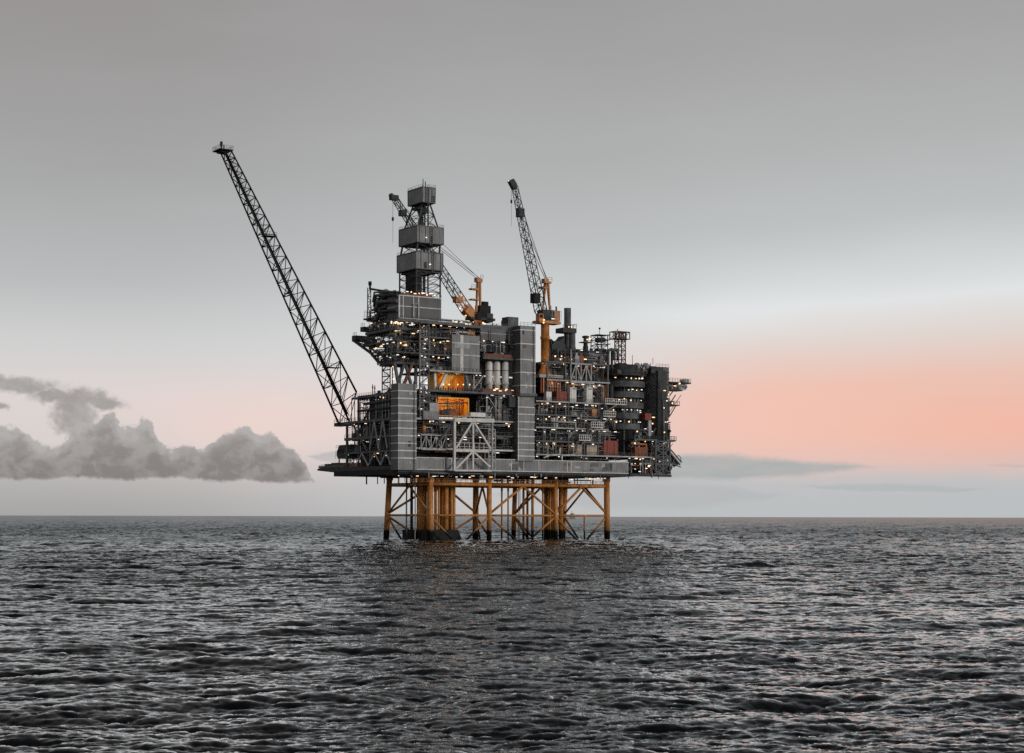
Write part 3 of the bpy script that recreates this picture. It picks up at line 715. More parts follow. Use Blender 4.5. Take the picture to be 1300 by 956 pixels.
# ------------------------------------------------------------------ left module: trussed flare and utility block
rng = random.Random(21)
FM = thing('flare_module', 'dark trussed module on the left end with pipes under its roof and red trim below', 'module', (10, 20, zl))
VL = VT(437, .3)
lv = [zl, ZT(574, 465, .3), ZT(555, 465, .3), ZT(534, 465, .3), ZT(503, 470, .3)]
V0 = 3.2
for i, z in enumerate(lv[1:]):
    a = VL if i < 3 else VT(447, .3)
    deck(FM, .3, 22, V0, a, z, .9 if i in (1, 2) else .6, 'l', 'mid' if i != 2 else 'mid', 'dark')
for i in range(4):
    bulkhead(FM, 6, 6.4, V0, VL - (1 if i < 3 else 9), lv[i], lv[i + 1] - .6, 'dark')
    fill(FM, .9, 9, V0 + .5, (VL if i < 3 else VT(449, .3)) - .5, lv[i], lv[i + 1], rng, (9, 9, 11, 14)[i], (6, 5, 6, 9)[i], 4, (8, 9, 11, 9)[i], 'v', .3)
for px, w in ((440, .7), (455, .5), (470, .8), (484, .5), (495, .8)):
    v = VT(px, .6); MB().box(.35, .35 + w, v - w / 2, v + w / 2, zl, lv[4] if px > 450 else lv[3]).build('column', 'mid', FM)
for z0, z1, xs in ((lv[0], lv[1], (452, 468, 484, 497)), (lv[2] - 4.5, lv[3], (470, 481, 492))):   # A-frames
    for a, b in zip(xs, xs[1:]):
        pa, pb = VT(a, .3), VT(b, .3); mid_ = (pa + pb) / 2
        MB().beam((.1, pa, z0), (.1, mid_, z1 - .7), .42).beam((.1, pb, z0), (.1, mid_, z1 - .7), .42).build('brace', 'light', FM)
MB().beam((.1, VT(446, .3), lv[3]), (.1, VT(467, .3), lv[1]), .5).build('brace', 'mid', FM)
MB().box(.2, 3, VT(445, .3), VT(424, .3), lv[3] - 1.2, lv[3]).build('flare_foot_deck', 'dark', FM)
mb = MB().rail((.3, VT(445, .3), lv[3]), (.3, VT(424, .3), lv[3]), 1.2, 1.6, .1); mb.build('railing', 'mid', FM)
MB().box(1, 7, VT(456, .3), VT(420, .3), zl, zl + 1.3).build('red_kerb', 'rust', FM)
roof_clutter(FM, 1, 16, V0 + 2, VT(450, .3), lv[4], rng, 26, 4.5, 5)
MB().box(.5, 5, V0 + 1, VT(475, .3), lv[4] - 5.8, lv[4] - 2.6).build('roof_girder', 'mid', FM)
for k in range(2):
    z = lv[4] - 2.6 - k * 2.2; MB().tube((.3, V0 + 2, z), (.3, VT(462 - k * 8, .3), z), (.5, .42)[k], n=10).build('header_pipe', 'dark', FM)
for k in range(14):
    v = V0 + 1.2 + k * 2.2; MB().beam((.2, v, lv[3]), (.2, v, lv[4]), .22).build('post', rng.choice(('mid', 'dark', 'light')), FM)
# dark cabin hanging at the left end of the laydown platform
cb = thing('control_cabin', 'dark rounded cabin on stilts at the far left end of the lower deck', 'cabin', (2, VT(432, 2), zl))
v0, v1 = VT(444, 1, 575), VT(427, 1, 575); za, zb = ZT(583, 435, 1), ZT(566, 435, 1)
MB().prism_vz([(v0, za), (v1 - 1, za), (v1, za + 1.2), (v1, zb - 2.2), (v1 - 2, zb), (v0, zb)][::-1], 1, 5).build('cabin_body', 'dark', cb)
MB().box(.9, 1.0, v0 + .8, v1 - 1.2, za + 2, za + 3.2).build('window', 'black', cb)
mb = MB()
for v in (v0 + .5, v1 - 1.4):
    MB().beam((1.3, v, zl), (1.3, v, za), .35).build('stilt', 'dark', cb); MB().beam((4.5, v, zl), (4.5, v, za), .35).build('stilt', 'dark', cb)
MB().rail((.8, v0, zb - 1.2), (.8, v1, zb - 1.2), 1.2).rail((.8, v1 + .3, za), (5, v1 + .3, za), 2.8).build('railing', 'mid', cb)

# ------------------------------------------------------------------ flare boom
tipc = PT(284, 191, -48.0)
f1 = Vector(PT(428, 537, .3)); 
FB = thing('flare_boom', 'long black lattice flare boom leaning out to the left of the platform', 'flare boom', tuple(f1))
A0 = [Vector(PT(430, 540, .3)), Vector(PT(443, 536, 1.5)), Vector(PT(452, 499, 6))]     # outer, inner front, upper rear chord feet
tp = Vector(PT(285.5, 195.5, -46))
A1 = [tp + Vector((-.9, 2.3, 0)), tp + Vector((-.6, .3, .2)), tp + Vector((1.1, -1.7, .3))]
nb = 22
ch = MB()
def cp(i, f): return A0[i].lerp(A1[i], f)
fr_ = [1 - (1 - k / nb) ** 1.0 for k in range(nb + 1)]
fs = [0]; s_ = 1.0
for k in range(nb): fs.append(fs[-1] + s_); s_ *= .955
fs = [f / fs[-1] for f in fs]
for i in range(3): MB().tube(A0[i], A1[i], .36, .26, 10).build('chord', 'black', FB)
for i, j in ((0, 1), (1, 2), (2, 0)):
    mb = MB()
    for k in range(nb):
        a, b = (i, j) if k % 2 else (j, i)
        mb.tube(cp(i, fs[k]), cp(j, fs[k]), .15, n=6).tube(cp(a, fs[k]), cp(b, fs[k + 1]), .15, n=6)
    mb.build('lattice', 'black', FB)
mid0 = (A0[0] * .4 + A0[1] * .3 + A0[2] * .3); mid1 = (A1[0] + A1[1] + A1[2]) / 3
MB().tube(mid0, mid1, .4, .36, 10).build('flare_pipe', 'black', FB)
MB().tube(mid0 + Vector((0, 1.1, 0)), mid1 + Vector((0, .6, 0)), .2, .2, 8).build('pilot_pipe', 'black', FB)
mb = MB()
for k in range(nb):
    mb.beam(mid0.lerp(mid1, fs[k]) + Vector((.2, -.9, .4)), mid0.lerp(mid1, fs[k + 1]) + Vector((.2, -.9, .4)), .1)
    mb.beam(mid0.lerp(mid1, fs[k]) + Vector((.2, -.9, -.7)), mid0.lerp(mid1, fs[k + 1]) + Vector((.2, -.9, -.7)), .3, .15)
mb.build('walkway', 'black', FB)
tz = ZT(194, 284, -46); c = Vector((tp.x, tp.y, tz))
cc = Vector(PT(283, 194, tp.x)); va = VT(269, tp.x, 192) - cc.y; vb = VT(297, tp.x, 192) - cc.y
hw, hv = 2.4, 3.0
c0 = Vector((tp.x, VT(281, tp.x, 192), cc.z))
mb = MB().box(c0.x - hw, c0.x + hw, c0.y - hv, c0.y + hv, cc.z + .25, cc.z + .6).box(c0.x - hw * .6, c0.x + hw * .6, c0.y - hv * .6, c0.y + hv * .6, cc.z - .35, cc.z + .25)
mb.build('tip_platform', 'black', FB)
mb = MB()
for a_, b_ in (((-hw, -hv), (hw, -hv)), ((hw, -hv), (hw, hv)), ((hw, hv), (-hw, hv)), ((-hw, hv), (-hw, -hv))): mb.rail((c0.x + a_[0], c0.y + a_[1], cc.z + .6), (c0.x + b_[0], c0.y + b_[1], cc.z + .6), 1.2, 1.2, .07)
mb.build('tip_railing', 'mid', FB)
ft = (tp.x, VT(279, tp.x, 190), cc.z + .6)
MB().tube(ft, (ft[0], ft[1], ZT(186, 279, tp.x)), .3).tube((ft[0], ft[1], ZT(187, 279, tp.x)), (ft[0], ft[1], ZT(181.5, 279, tp.x)), .42, .5).build('flare_tip', 'black', FB)
MB().tube((ft[0], ft[1] - 2.2, ft[2]), (ft[0], ft[1] - 2.2, ft[2] + 1.6), .2).build('flare_pilot', 'black', FB)
for f, px in ((.70, 0), (.21, 0), (.49, 1)):
    p = cp(1, f); q = cp(2, f)
    if px == 0: MB().box(p.x - .3, q.x + 1.5, p.y - 2.2, p.y + 1.2, p.z - .2, p.z).rail((p.x, p.y - 2, p.z), (q.x + 1.5, p.y - 2, p.z), 1.2).rail((p.x, p.y + 1.2, p.z), (p.x, p.y - 2, p.z), 1.2).build('landing', 'dark', FB)
    else: MB().box(p.x - 1, p.x + .6, p.y - .2, p.y + 2.4, p.z - .2, p.z).build('landing', 'black', FB)

# ------------------------------------------------------------------ stair towers in grey louvred cladding
def stair_tower(label, xl, xc, xr, ytop, ybot, vf, ys, upper=None):
    t0, t1 = TV(xc, vf, 550), TV(xr, vf, 550); v1 = VT(xl, t0, 550)
    z0, z1 = ZV(ybot, xc, vf), ZV(ytop, xc, vf)
    T = thing('stair_tower', label, 'stair tower', (t0, vf, z0))
    MB().box(t0, t1, vf, v1, z0, z1).build('shaft', 'clad', T)
    MB().box(t0 - .06, t0 - .005, vf + .05, v1, z0, z1 - .02).build('side_shade_wall', 'clad_dark', T)  # left face's shade as a thin sheet of darker cladding colour
    mb = MB()
    for y in ys:
        z = ZV(y, xc, vf); mb.box(t0 - .12, t1 + .1, vf - .12, vf - .004, z - .2, z + .2).box(t0 - .14, t0 - .07, vf, v1, z - .14, z + .14)
    mb.build('floor_band', 'pale', T)
    mb = MB()
    for q in (t0, t1 - .3): mb.box(q, q + .3, vf - .1, vf - .006, z0, z1)
    mb.build('corner_post', 'light', T)
    rg = random.Random(int(xl))
    for k in range(5):
        q = rg.uniform(t0 + .8, t1 - 1.4); z = z0 + (z1 - z0) * (k + .35) / 5
        MB().box(q, q + rg.uniform(.6, 1.1), vf - .09, vf - .008, z, z + rg.uniform(.6, 1.9)).build('hatch', rg.choice(('dark', 'light', 'mid')), T)
    MB().tube((t1 - .9, vf - .25, z0), (t1 - .9, vf - .25, z1), .11, n=6).build('downpipe', 'mid', T)
    return T, t0, t1, v1, z0, z1
T1, t0, t1, v1, z0, z1 = stair_tower('narrow grey clad stair tower with pale bands at the left corner', 496, 505, 528, 487, 597, -1.6, [496.5, 506, 515.5, 525, 534.5, 544, 553.5, 563, 572.5, 582])
MB().rail((t0, -1.5, z1), (t1, -1.5, z1)).build('railing', 'mid', T1)
T2, t0, t1, v1, z0, z1 = stair_tower('tall grey clad stair tower rising through the middle of the front', 650, 660, 679, 413, 499, -2.2, [418.5, 436, 456, 472.5, 489])
mb = MB().box(t0 - .5, t1 + .5, -2.7, v1 + .3, z0 - .9, z0); mb.build('ledge', 'mid', T2)
MB().rail((t0, -2.1, z1), (t1, -2.1, z1)).build('railing', 'mid', T2)
tb0, tb1 = TV(657, -1.2, 550), TV(678, -1.2, 550); vb1 = VT(646, tb0, 540)
zz0, zz1 = ZV(585, 667, -1.2), z0 - .9
MB().box(tb0, tb1, -1.2, 3.4, zz0, zz1).build('lower_shaft', 'clad', T2)
MB().box(tb0 - .06, tb0 - .005, -1.15, 3.4, zz0, zz1 - .02).build('lower_side_shade_wall', 'clad_dark', T2)  # shade of the lower left face painted as darker cladding
MB().box(tb0 - 3, tb0 - .07, -.4, 3.3, ZV(517, 660, -1), zz1 - .05).build('side_landing', 'dark', T2)
mb = MB()
for y in (501, 517, 526, 535.5, 545, 554, 562.5, 571, 579):
    z = ZV(y, 667, -1.2); mb.box(tb0 - .1, tb1 + .1, -1.32, -1.204, z - .19, z + .19)
mb.build('floor_band', 'pale', T2)
MB().box(tb0, tb0 + .3, -1.31, -1.206, zz0, zz1).build('corner_post', 'pale', T2)

# ------------------------------------------------------------------ well bay module (middle of the front)
rng = random.Random(33)
WM = thing('wellbay_module', 'dark open decks with pipes, lamps and an orange lit bay between the two stair towers', 'module', (TV(590, 0), 6, ZH))
ta, tb = TV(528, .6), TV(655, .6)
ys = [582, 570, 552, 533, 497, 472, 450, 428, 412]
zs = [ZV(y, 590, .6) for y in ys]
to0, to1 = TV(553, 4, 500), TV(603, 4, 500)          # orange bay
zo0, zo1, zo2, zo3 = ZV(529, 578, 2), ZV(503, 578, 2), ZV(497, 578, 2), ZV(472, 578, 2)
deck(WM, ta, tb, .6, 42, zs[1], .6, 'f', 'pale')
deck(WM, ta, tb, .6, 42, zs[2], .5, 'f', 'mid')
deck(WM, ta, tb, .6, 42, zs[3], .6, 'f', 'light')
deck(WM, ta, tb, .6, 42, zs[4], .7, 'f', 'mid')
deck(WM, TV(545, 1), TV(610, 1), 1.0, 20, zs[5], .6, 'f', 'light')
deck(WM, TV(612, 1), tb, .6, 42, zs[6] - .6, .6, 'f', 'mid')
deck(WM, TV(566, 3), tb, 2.5, 42, zs[8], .8, 'f', 'mid')
for i in range(0, 8):
    z0, z1 = (zs[i], zs[i + 1] - .5)
    x0 = ta if i < 4 else TV(606, 8)
    if i == 3:
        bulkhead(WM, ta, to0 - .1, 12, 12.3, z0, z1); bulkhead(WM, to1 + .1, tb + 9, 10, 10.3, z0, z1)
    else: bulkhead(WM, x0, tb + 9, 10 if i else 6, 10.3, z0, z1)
fill(WM, ta + 8, tb, .8, 6, ZF - 1.5, zs[1], rng, 3, 0, 2, 3)
fill(WM, ta, tb, .8, 10, zs[1], zs[2], rng, 8, 6, 5, 12)
fill(WM, ta, tb, .8, 10, zs[2], zs[3], rng, 9, 6, 5, 13, warm=.35)
fill(WM, to1 + 1, tb, .8, 9, zs[3], zs[4], rng, 12, 9, 4, 8)
fill(WM, ta, to0 - 1, 1.2, 9, zs[3], zs[4], rng, 7, 5, 3, 5)
fill(WM, TV(612, 1), tb, 1.6, 9, zs[6], zs[7], rng, 6, 4, 3, 6)
fill(WM, TV(570, 3), tb, 3, 9, zs[7], zs[8], rng, 8, 5, 3, 6)
for i in range(8): lamp(WM, (rng.uniform(TV(612, 1), tb - 1), .8, zs[4] + rng.uniform(.7, 1.4)), rng.choice(('dim', 'short', 'dim')))
MB().box(TV(612, 1), tb - .4, .75, .95, zs[4] + .1, zs[4] + 1.3).build('rusty_screen', 'rust', WM)
MB().box(TV(614, 1), tb - .4, .75, .95, zs[6] - .5, zs[6] + .7).build('rusty_screen', 'rust', WM)
# orange lit bay: lower hall and upper hall with raking legs
def hall(x0, x1, y0, y1, v, depth, name):
    a, b, c0, c1 = TV(x0, v), TV(x1, v), ZV(y1, (x0 + x1) / 2, v), ZV(y0, (x0 + x1) / 2, v)
    w = MB().box(a, b, v + depth, v + depth + .3, c0, c1).box(a - .3, a, v + 1, v + depth, c0, c1).box(b, b + .3, v + .2, v + depth, c0, c1).box(a, b, v, v + depth, c1, c1 + .3).box(a, b, v, v + depth, c0 - .3, c0)
    w.build(name, 'room', WM); return a, b, c0, c1
a, b, c0, c1 = hall(556, 594.5, 506, 528, 3, 5, 'lit_hall')
mb = MB()
zb_ = c0 + (c1 - c0) * .62
mb.beam((a, 4, zb_ + .3), (b, 4, zb_ + 1.0), .45).beam((a, 6, zb_ - .5), (b, 6, zb_ + .2), .3)
for f in (.36, .76): mb.beam((a + (b - a) * f, 4.2, c0), (a + (b - a) * f, 4.2, c1), .28)
mb.build('hall_girder', 'dark', WM)
for k in range(9):
    t = a + .8 + rng.random() * (b - a - 1.6); z = c0 + rng.uniform(.3, .9) * (c1 - c0)
    MB().path([(t, 5.5 + rng.random(), c0), (t, 6, z), (min(b, max(a, t + rng.uniform(-4, 4))), 6, z), (min(b, max(a, t + rng.uniform(-4, 4))), 6.5, c1)], rng.choice((.1, .16, .24)), 6).build('hall_pipe', rng.choice(('rust', 'dark', 'crane', 'mid')), WM)
MB().box(a + 4.5, a + 7.5, 3.4, 5, c0, c0 + 1.9).box(a + 5, a + 6.8, 3.5, 4.8, c0 + 1.9, c0 + 2.4).build('equipment_skid', 'rust', WM)
for f in (.12, .2, .3): MB().box(a + (b - a) * f, a + (b - a) * f + 1.0, 3.2, 4.2, c0, c0 + 1.4 + f * 3).build('equipment_skid', 'dark', WM)
def point(name, p, e, col=(1, .55, .2), r=.5):
    l = bpy.data.lights.new(name, 'POINT'); l.energy = e; l.color = col; l.shadow_soft_size = r
    o = bpy.data.objects.new(name, l); COL.objects.link(o); o.location = world(p)
for f in (.2, .5, .8): point('hall_lamp', (a + (b - a) * f, 5, c1 - 1.0), 600, (1, .62, .22))
a, b, c0, c1 = hall(553, 598, 474, 496, 4, 5, 'upper_lit_hall')
MB().prism_tz([(a, c0), (a + 3.2, c0), (a + 8, c1), (a + 5, c1)], 4.05, 8.9).build('hall_buttress', 'room', WM)
for (x0, y0, x1, y1) in ((557, 494, 566, 474), (590, 474, 594, 494), (552, 494, 551, 474), (594, 494, 590, 474)):
    MB().beam(PV(x0, y0, 3.4), PV(x1, y1, 3.4), .75).build('raking_leg', 'white' if x0 < 560 else 'light', WM)
MB().box(b - 3.4, b - .4, 3.2, 3.6, c0, c1).build('dark_panel', 'dark', WM)
bulkhead(WM, b + .35, TV(613, 10), 9.4, 9.7, zs[4], zs[5] + .1)
bulkhead(WM, TV(540, 10), a - .4, 12, 12.3, zs[4], zs[5] + .1, 'dark')
fill(WM, b + .5, TV(612, 3), 3, 9, zs[4], zs[5], rng, 4, 2, 2, 2)
for x in (562, 569.5, 580.5, 587.5, 595.5): lamp(WM, PV(x, 488.5, 3.0), 'flood')
for f in (.25, .6): point('hall_lamp', (a + (b - a) * f, 5.2, c1 - 1.2), 480, (1, .6, .22))
mb = MB()
for k in range(18):
    t = a - 1 + (b - a + 2) * k / 17; mb.tube((t, 2.2, zs[4]), (t, 2.2, zs[4] + .9 + .5 * (k % 2)), .22, n=6)
mb.build('valve_row', 'dark', WM)
# open decks left of the cladding panel and the panel itself
for k, (px, y) in enumerate(((612, 425), (622, 420), (634, 433), (645, 421))): MB().path([PV(px, y, 1.6), PV(px, y + 16, 1.6), PV(px + 3, y + 16, 1.6), PV(px + 3, y + 22, 1.6)], .16 + .05 * k, 6).build('downpipe', ('light', 'mid')[k % 2], WM)
for y0, y1 in ((450, 472), (428, 450), (410, 428)):
    fill(WM, TV(533, 3), TV(572, 3), 2.5, 9, ZV(y1, 550, 2), ZV(y0, 550, 2), rng, 3, 3, 2, 4, warm=.6)
    deck(WM, TV(533, 2), TV(574, 2), 2, 24, ZV(y0, 550, 2), .5, 'f', 'mid')
    bulkhead(WM, TV(541, 10), TV(573, 10), 10, 10.3, ZV(y1, 550, 2), ZV(y0, 550, 2) - .5, 'rust' if y0 > 420 else 'black')
p0, p1 = TV(573, 1.2, 450), TV(608, 1.2, 450); q0, q1 = ZV(471.5, 592, 1.2), ZV(426, 592, 1.2)
MB().box(p0, p1, 1.2, 6, q0, q1).build('cladding_panel', 'clad', WM)
MB().box(p0 - .05, p0 - .004, 1.4, 6, q0, q1).build('side_shade_panel', 'clad_dark', WM)  # panel's left side darkened by colour to stand for its shade
mb = MB()
for y in (451.5, 436.5): mb.box(p0, p1, 1.05, 1.196, ZV(y, 592, 1.2) - .16, ZV(y, 592, 1.2) + .16)
mb.box(p0 + 3.2, p0 + 4.4, 1.1, 1.197, q0, q1)
mb.build('panel_band', 'pale', WM)
MB().box(p0 + .8, p0 + 7, 1.06, 1.198, ZV(443, 592, 1.2), ZV(437.5, 592, 1.2)).build('vent_louvre', 'light', WM)
# dark module over the silos with pale bands
u0, u1 = TV(609, 2.4, 430), TV(650, 2.4, 430)
MB().box(u0, u1, 2.4, 2.7, ZV(447, 630, 2.4), ZV(413, 630, 2.4)).build('module_wall', 'clad_dark', WM)
mb = MB()
for y in (424, 440): mb.box(u0, u1, 2.25, 2.396, ZV(y, 630, 2.4) - .14, ZV(y, 630, 2.4) + .14)
mb.build('wall_band', 'light', WM)
for px in (617, 624, 633, 641): MB().box(TV(px, 2.3), TV(px, 2.3) + 1.6, 2.2, 2.398, ZV(447, px, 2.4), ZV(430 + (px % 5), px, 2.4)).build('doorway', 'black', WM)
roof_clutter(WM, TV(575, 4), TV(652, 4), 4, 14, zs[8], rng, 16, 3.2, 9)
for x0, y0, x1, y1 in ((540, 408, 590, 414), (545, 405.5, 596, 409.5)):
    MB().beam(PV(x0, y0, 8), PV(x1, y1, 8), .9, .5).build('catwalk', 'mid', WM)
ladder(WM, TV(534, 1), .3, zs[3], ZV(418, 534, 1), 1.4, 'light', 'ladder')
# stair scaffold in front of the left half of this module
mb = MB(); xa, xb = TV(532, .2), TV(544, .2); zz = [ZV(y, 538, .2) for y in range(522, 405, -11)]
for x in (xa, xb): mb.beam((x, .2, zz[0]), (x, .2, zz[-1]), .28)
for k in range(len(zz) - 1):
    mb.beam((xa, .2, zz[k]), (xb, .2, zz[k]), .3)
    mb.beam((xa, .25, zz[k]), (xb, .25, zz[k + 1]), .3) if k % 2 else mb.beam((xb, .25, zz[k]), (xa, .25, zz[k + 1]), .3)
mb.build('stair_scaffold', 'mid', WM)
for z in zz[:-1]:
    lamp(WM, (rng.uniform(xa, xb), .5, z + .6), rng.choice(('strip', 'short')))
# pale walkway box under the orange bay
q = MB().fb(545, 556, 512, 523, -.3, 3); q.build('switch_house', 'light', WM)
MB().fb(537, 557, 523, 533, -.2, 3).build('switch_house', 'clad', WM)
MB().fb(597, 616, 524, 529.5, -.4, 3).build('white_locker', 'white', WM)
mb = MB(); w0, w1 = TV(534, -.6, 560), TV(566, -.6, 560); wz0, wz1 = ZV(571, 550, -.6), ZV(553, 550, -.6)
truss(mb, (w0, -.6, wz0), (w1, -.6, wz0), (w0, -.6, wz1), (w1, -.6, wz1), 5, .35); mb.beam((w0, -.6, wz0), (w1, -.6, wz0), .5).beam((w0, -.6, wz1), (w1, -.6, wz1), .35)
mb.build('walkway_truss', 'light', WM)
for i in (1, 2, 4, 6):
    for f in (.25, .7): point('deck_fill_light', (ta + (tb - ta) * f + i, 4.5, zs[i + 1] - 1.2), 190, (1, .72, .46))  # added fill lights for the deck interiors, standing in for lamp glow
# lattice frame standing in front of the wind wall
LF = thing('access_frame', 'pale grey lattice frame with diagonal braces in front of the wind wall', 'steel frame', (TV(600, -3), -3, ZH))
vf = -3.2
def LFP(x, y): return PV(x, y, vf)
for x0, y0, x1, y1, w in ((576.5, 532, 576.5, 598, .75), (600, 533, 600, 597, .6), (624.5, 533, 624.5, 598, .5), (576, 533.5, 626, 534.5, 1.25), (577, 572, 619, 573, .9), (577, 597.5, 624, 597.8, .6),
                          (599, 536, 578.5, 569, .6), (601, 536, 622.5, 570, .6), (599, 574, 578.5, 595, .6), (601, 574, 621.5, 593, .6)):
    MB().beam(LFP(x0, y0), LFP(x1, y1), w).build('frame_bar', 'pale' if w > .55 else 'light', LF)
MB().beam(PV(575, 536, -2.4), PV(553, 568, -.8), .6).build('frame_bar', 'mid', LF)
mb = MB(); a0, a1, b0, b1 = LFP(620, 545), LFP(620, 597), LFP(628, 545), LFP(628, 597)
mb.beam(a0, a1, .3).beam(b0, b1, .3); truss(mb, a0, a1, b0, b1, 9, .25); mb.build('stair_ladder', 'light', LF)
for y in (534, 572.5): 
    p, q2 = LFP(577, y), LFP(625, y); MB().box(p[0], q2[0], vf + .3, .0, p[2] - .4, p[2] - .1).build('frame_deck', 'mid', LF)
mb = MB().rail(LFP(577, 533), LFP(626, 534), 1.2).rail(LFP(577, 572), LFP(620, 573), 2.6, 1.8, .16); mb.build('railing', 'pale', LF)

# ------------------------------------------------------------------ white storage silos
for px, lab in ((620, 'white storage silo with flared foot, leftmost of the three'), (629.8, 'white storage silo with flared foot, middle one of the three'), (640.6, 'white storage silo with flared foot, next to the tall stair tower')):
    p = PV(px, 488.5, 3.0); R_s = 1.22; hz_ = ZV(459, px, 3.0) - p[2]
    S = thing('storage_silo', lab, 'silo', (p[0], 3.0, zs[4] + .01), 'three white storage silos')
    zb0 = p[2] - zs[4]
    MB().lathe((p[0], 3.0, zs[4]), [(R_s * .95, 0), (R_s * .95, zb0), (R_s * 1.25, zb0 + .1), (R_s * 1.0, zb0 + 1.3), (R_s, zb0 + hz_ * .9), (R_s * .85, zb0 + hz_ * .97), (R_s * .4, zb0 + hz_)], 24).build('tank', 'white', S)
    MB().lathe((p[0], 3.0, zs[4] + zb0 + hz_ * .6), [(R_s + .06, -.12), (R_s + .06, .12)], 24).build('hoop', 'mid', S)
    MB().tube((p[0], 3.0, zs[4] + zb0 + hz_ - .1), (p[0], 3.0, zs[4] + zb0 + hz_ + 1.0), .25).build('inlet_pipe', 'mid', S)

# ------------------------------------------------------------------ drilling cantilever and clad drill floor
rng = random.Random(55)
DS = thing('drill_module', 'dark cantilevered drill floor module with grey clad windbreak under the derrick', 'module', (TV(505, 8), 8, ZV(460, 505, 8)))
vD = 8.0
tD = TV(505.5, vD, 390)
def D(px, y): return PV(px, y, vD)
zt, zb = ZV(375.5, 505.5, vD), ZV(404, 505.5, vD)
tR = TV(559, vD, 390); vL = VT(491, tD, 390)
MB().box(tD, tR, vD, vL, zb, zt).build('windbreak', 'clad_dark', DS)
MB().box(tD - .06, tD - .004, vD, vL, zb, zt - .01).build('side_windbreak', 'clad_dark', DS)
mb = MB()
zm = ZV(390, 520, vD)
mb.box(tD, tR, vD - .12, vD - .004, zm - .14, zm + .14).box(tD, tR, vD - .14, vD - .006, zt - .1, zt + .25).box(tD, tR, vD - .2, vD - .006, zb - .2, zb + .15)
for px, w in ((506, .5), (511, .3), (524, .3), (530.5, .35)): mb.box(TV(px, vD) - w / 2, TV(px, vD) + w / 2, vD - .16, vD - .008, zb, zt)
mb.box(tD - .15, tD - .07, vD, vL, zm - .12, zm + .12)
mb.build('windbreak_frame', 'pale', DS)
mb = MB()
for x in (524.5, 531): mb.beam(PV(x, 386, vD - .7), PV(x, 404, vD - .7), .22)
mb.beam(PV(524.5, 386.5, vD - .7), PV(531, 386.5, vD - .7), .22)
mb.build('goalpost', 'light', DS)
MB().rail((tD, vD, zt), (tR, vD, zt), 1.2).rail((tD, vD, zt), (tD, vL, zt), 1.2).build('railing', 'mid', DS)
# decks below: outlines reach out to the left over the flare module
def layer(y, xr, xl, th, rails='fl', vback=None, t0=None):
    z = ZV(y, 520, vD); t0 = tD - 1.5 if t0 is None else t0
    return z, deck(DS, t0, TV(xr, vD), vD - 1, VT(xl, t0, y), z, th, rails, 'mid', 'dark')
z1_, _ = layer(407, 590, 487, .8)
z2_, _ = layer(417.5, 570, 463, .9)
z3_, _ = layer(433, 560, 459, .5)
z4_, _ = layer(448, 556, 472, .5)
z5_, _ = layer(461, 556, 481, .8)
tE = tD - 1.5
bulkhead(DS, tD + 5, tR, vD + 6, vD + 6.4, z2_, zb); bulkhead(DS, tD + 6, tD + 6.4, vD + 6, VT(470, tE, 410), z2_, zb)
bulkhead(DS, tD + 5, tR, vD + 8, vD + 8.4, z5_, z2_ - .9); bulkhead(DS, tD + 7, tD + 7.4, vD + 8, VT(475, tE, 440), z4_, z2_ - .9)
VX_ = VT(463, tE, 410)
for zl_, zh_, xl, n in ((z2_, z1_, 463, 7), (z3_, z2_, 452, 8), (z4_, z3_, 462, 8), (z5_, z4_, 474, 8)):
    fill(DS, tE + .4, tE + 7, vD, VT(xl, tE, 430) - .6, zl_, zh_, rng, 7, 5, 4, n, 'v', .25)
    fill(DS, tE + .6, TV(556, vD), vD - .7, vD + 6, zl_, zh_, rng, 4, 3, 3, n - 1, 't', .45)
for i in range(9): lamp(DS, (TV(rng.uniform(494, 527), vD - 1), vD - 1.1, z2_ + rng.uniform(.8, 1.7)), rng.choice(('strip', 'flood', 'strip', 'flood', 'short')))
# sloping underside trusses
for k, tt in enumerate((tE, tE + 4.5, tE + 9)):
    pts = [PT(448, 428, tt), PT(448.5, 433.5, tt), PT(470, 449, tt), PT(480, 461, tt), PT(494, 463, tt)]
    pts = [(tt, p[1], p[2]) for p in pts]
    up = [PT(456, 430, tt), PT(468, 441, tt), PT(478, 449, tt), PT(488, 454, tt)]
    mb = MB()
    for a, b in zip(pts, pts[1:]): mb.beam(a, b, .75)
    for a, b in zip(up, up[1:]): mb.beam((tt,) + tuple(a[1:]), (tt,) + tuple(b[1:]), .5)
    for a, b in zip(pts[1:], up): mb.beam(a, (tt,) + tuple(b[1:]), .4)
    for a, b in zip(pts[1:], up[1:]): mb.beam(a, (tt,) + tuple(b[1:]), .35)
    mb.build('sloping_truss', 'dark', DS)
a = PT(448, 431, tE); MB().box(tE - .5, tE + 8, a[1] - 2.2, a[1] + .4, a[2] - 1.0, a[2] + 1.0).rail((tE, a[1] - 2, a[2] + 1), (tE, a[1] + .4, a[2] + 1), 1.1).build('end_platform', 'dark', DS)
a = PT(459, 416, tE); MB().box(tE - .3, tE + 6, a[1] - 1.5, a[1] + 1, a[2] - 1.6, a[2]).rail((tE, a[1] - 1.5, a[2]), (tE, a[1] + 1, a[2]), 1.3).build('end_platform', 'dark', DS)
a = PT(463.5, 405, tE); MB().box(tE - .3, tE + 6, a[1] - 2.5, a[1] + 1.4, a[2] - .5, a[2]).rail((tE, a[1] - 2.5, a[2]), (tE, a[1] + 1.4, a[2]), 1.2).rail((tE, a[1] - 2.5, a[2] + 1.4), (tE, a[1] + 1.2, a[2] + 1.4), 1.2).build('end_platform', 'dark', DS)
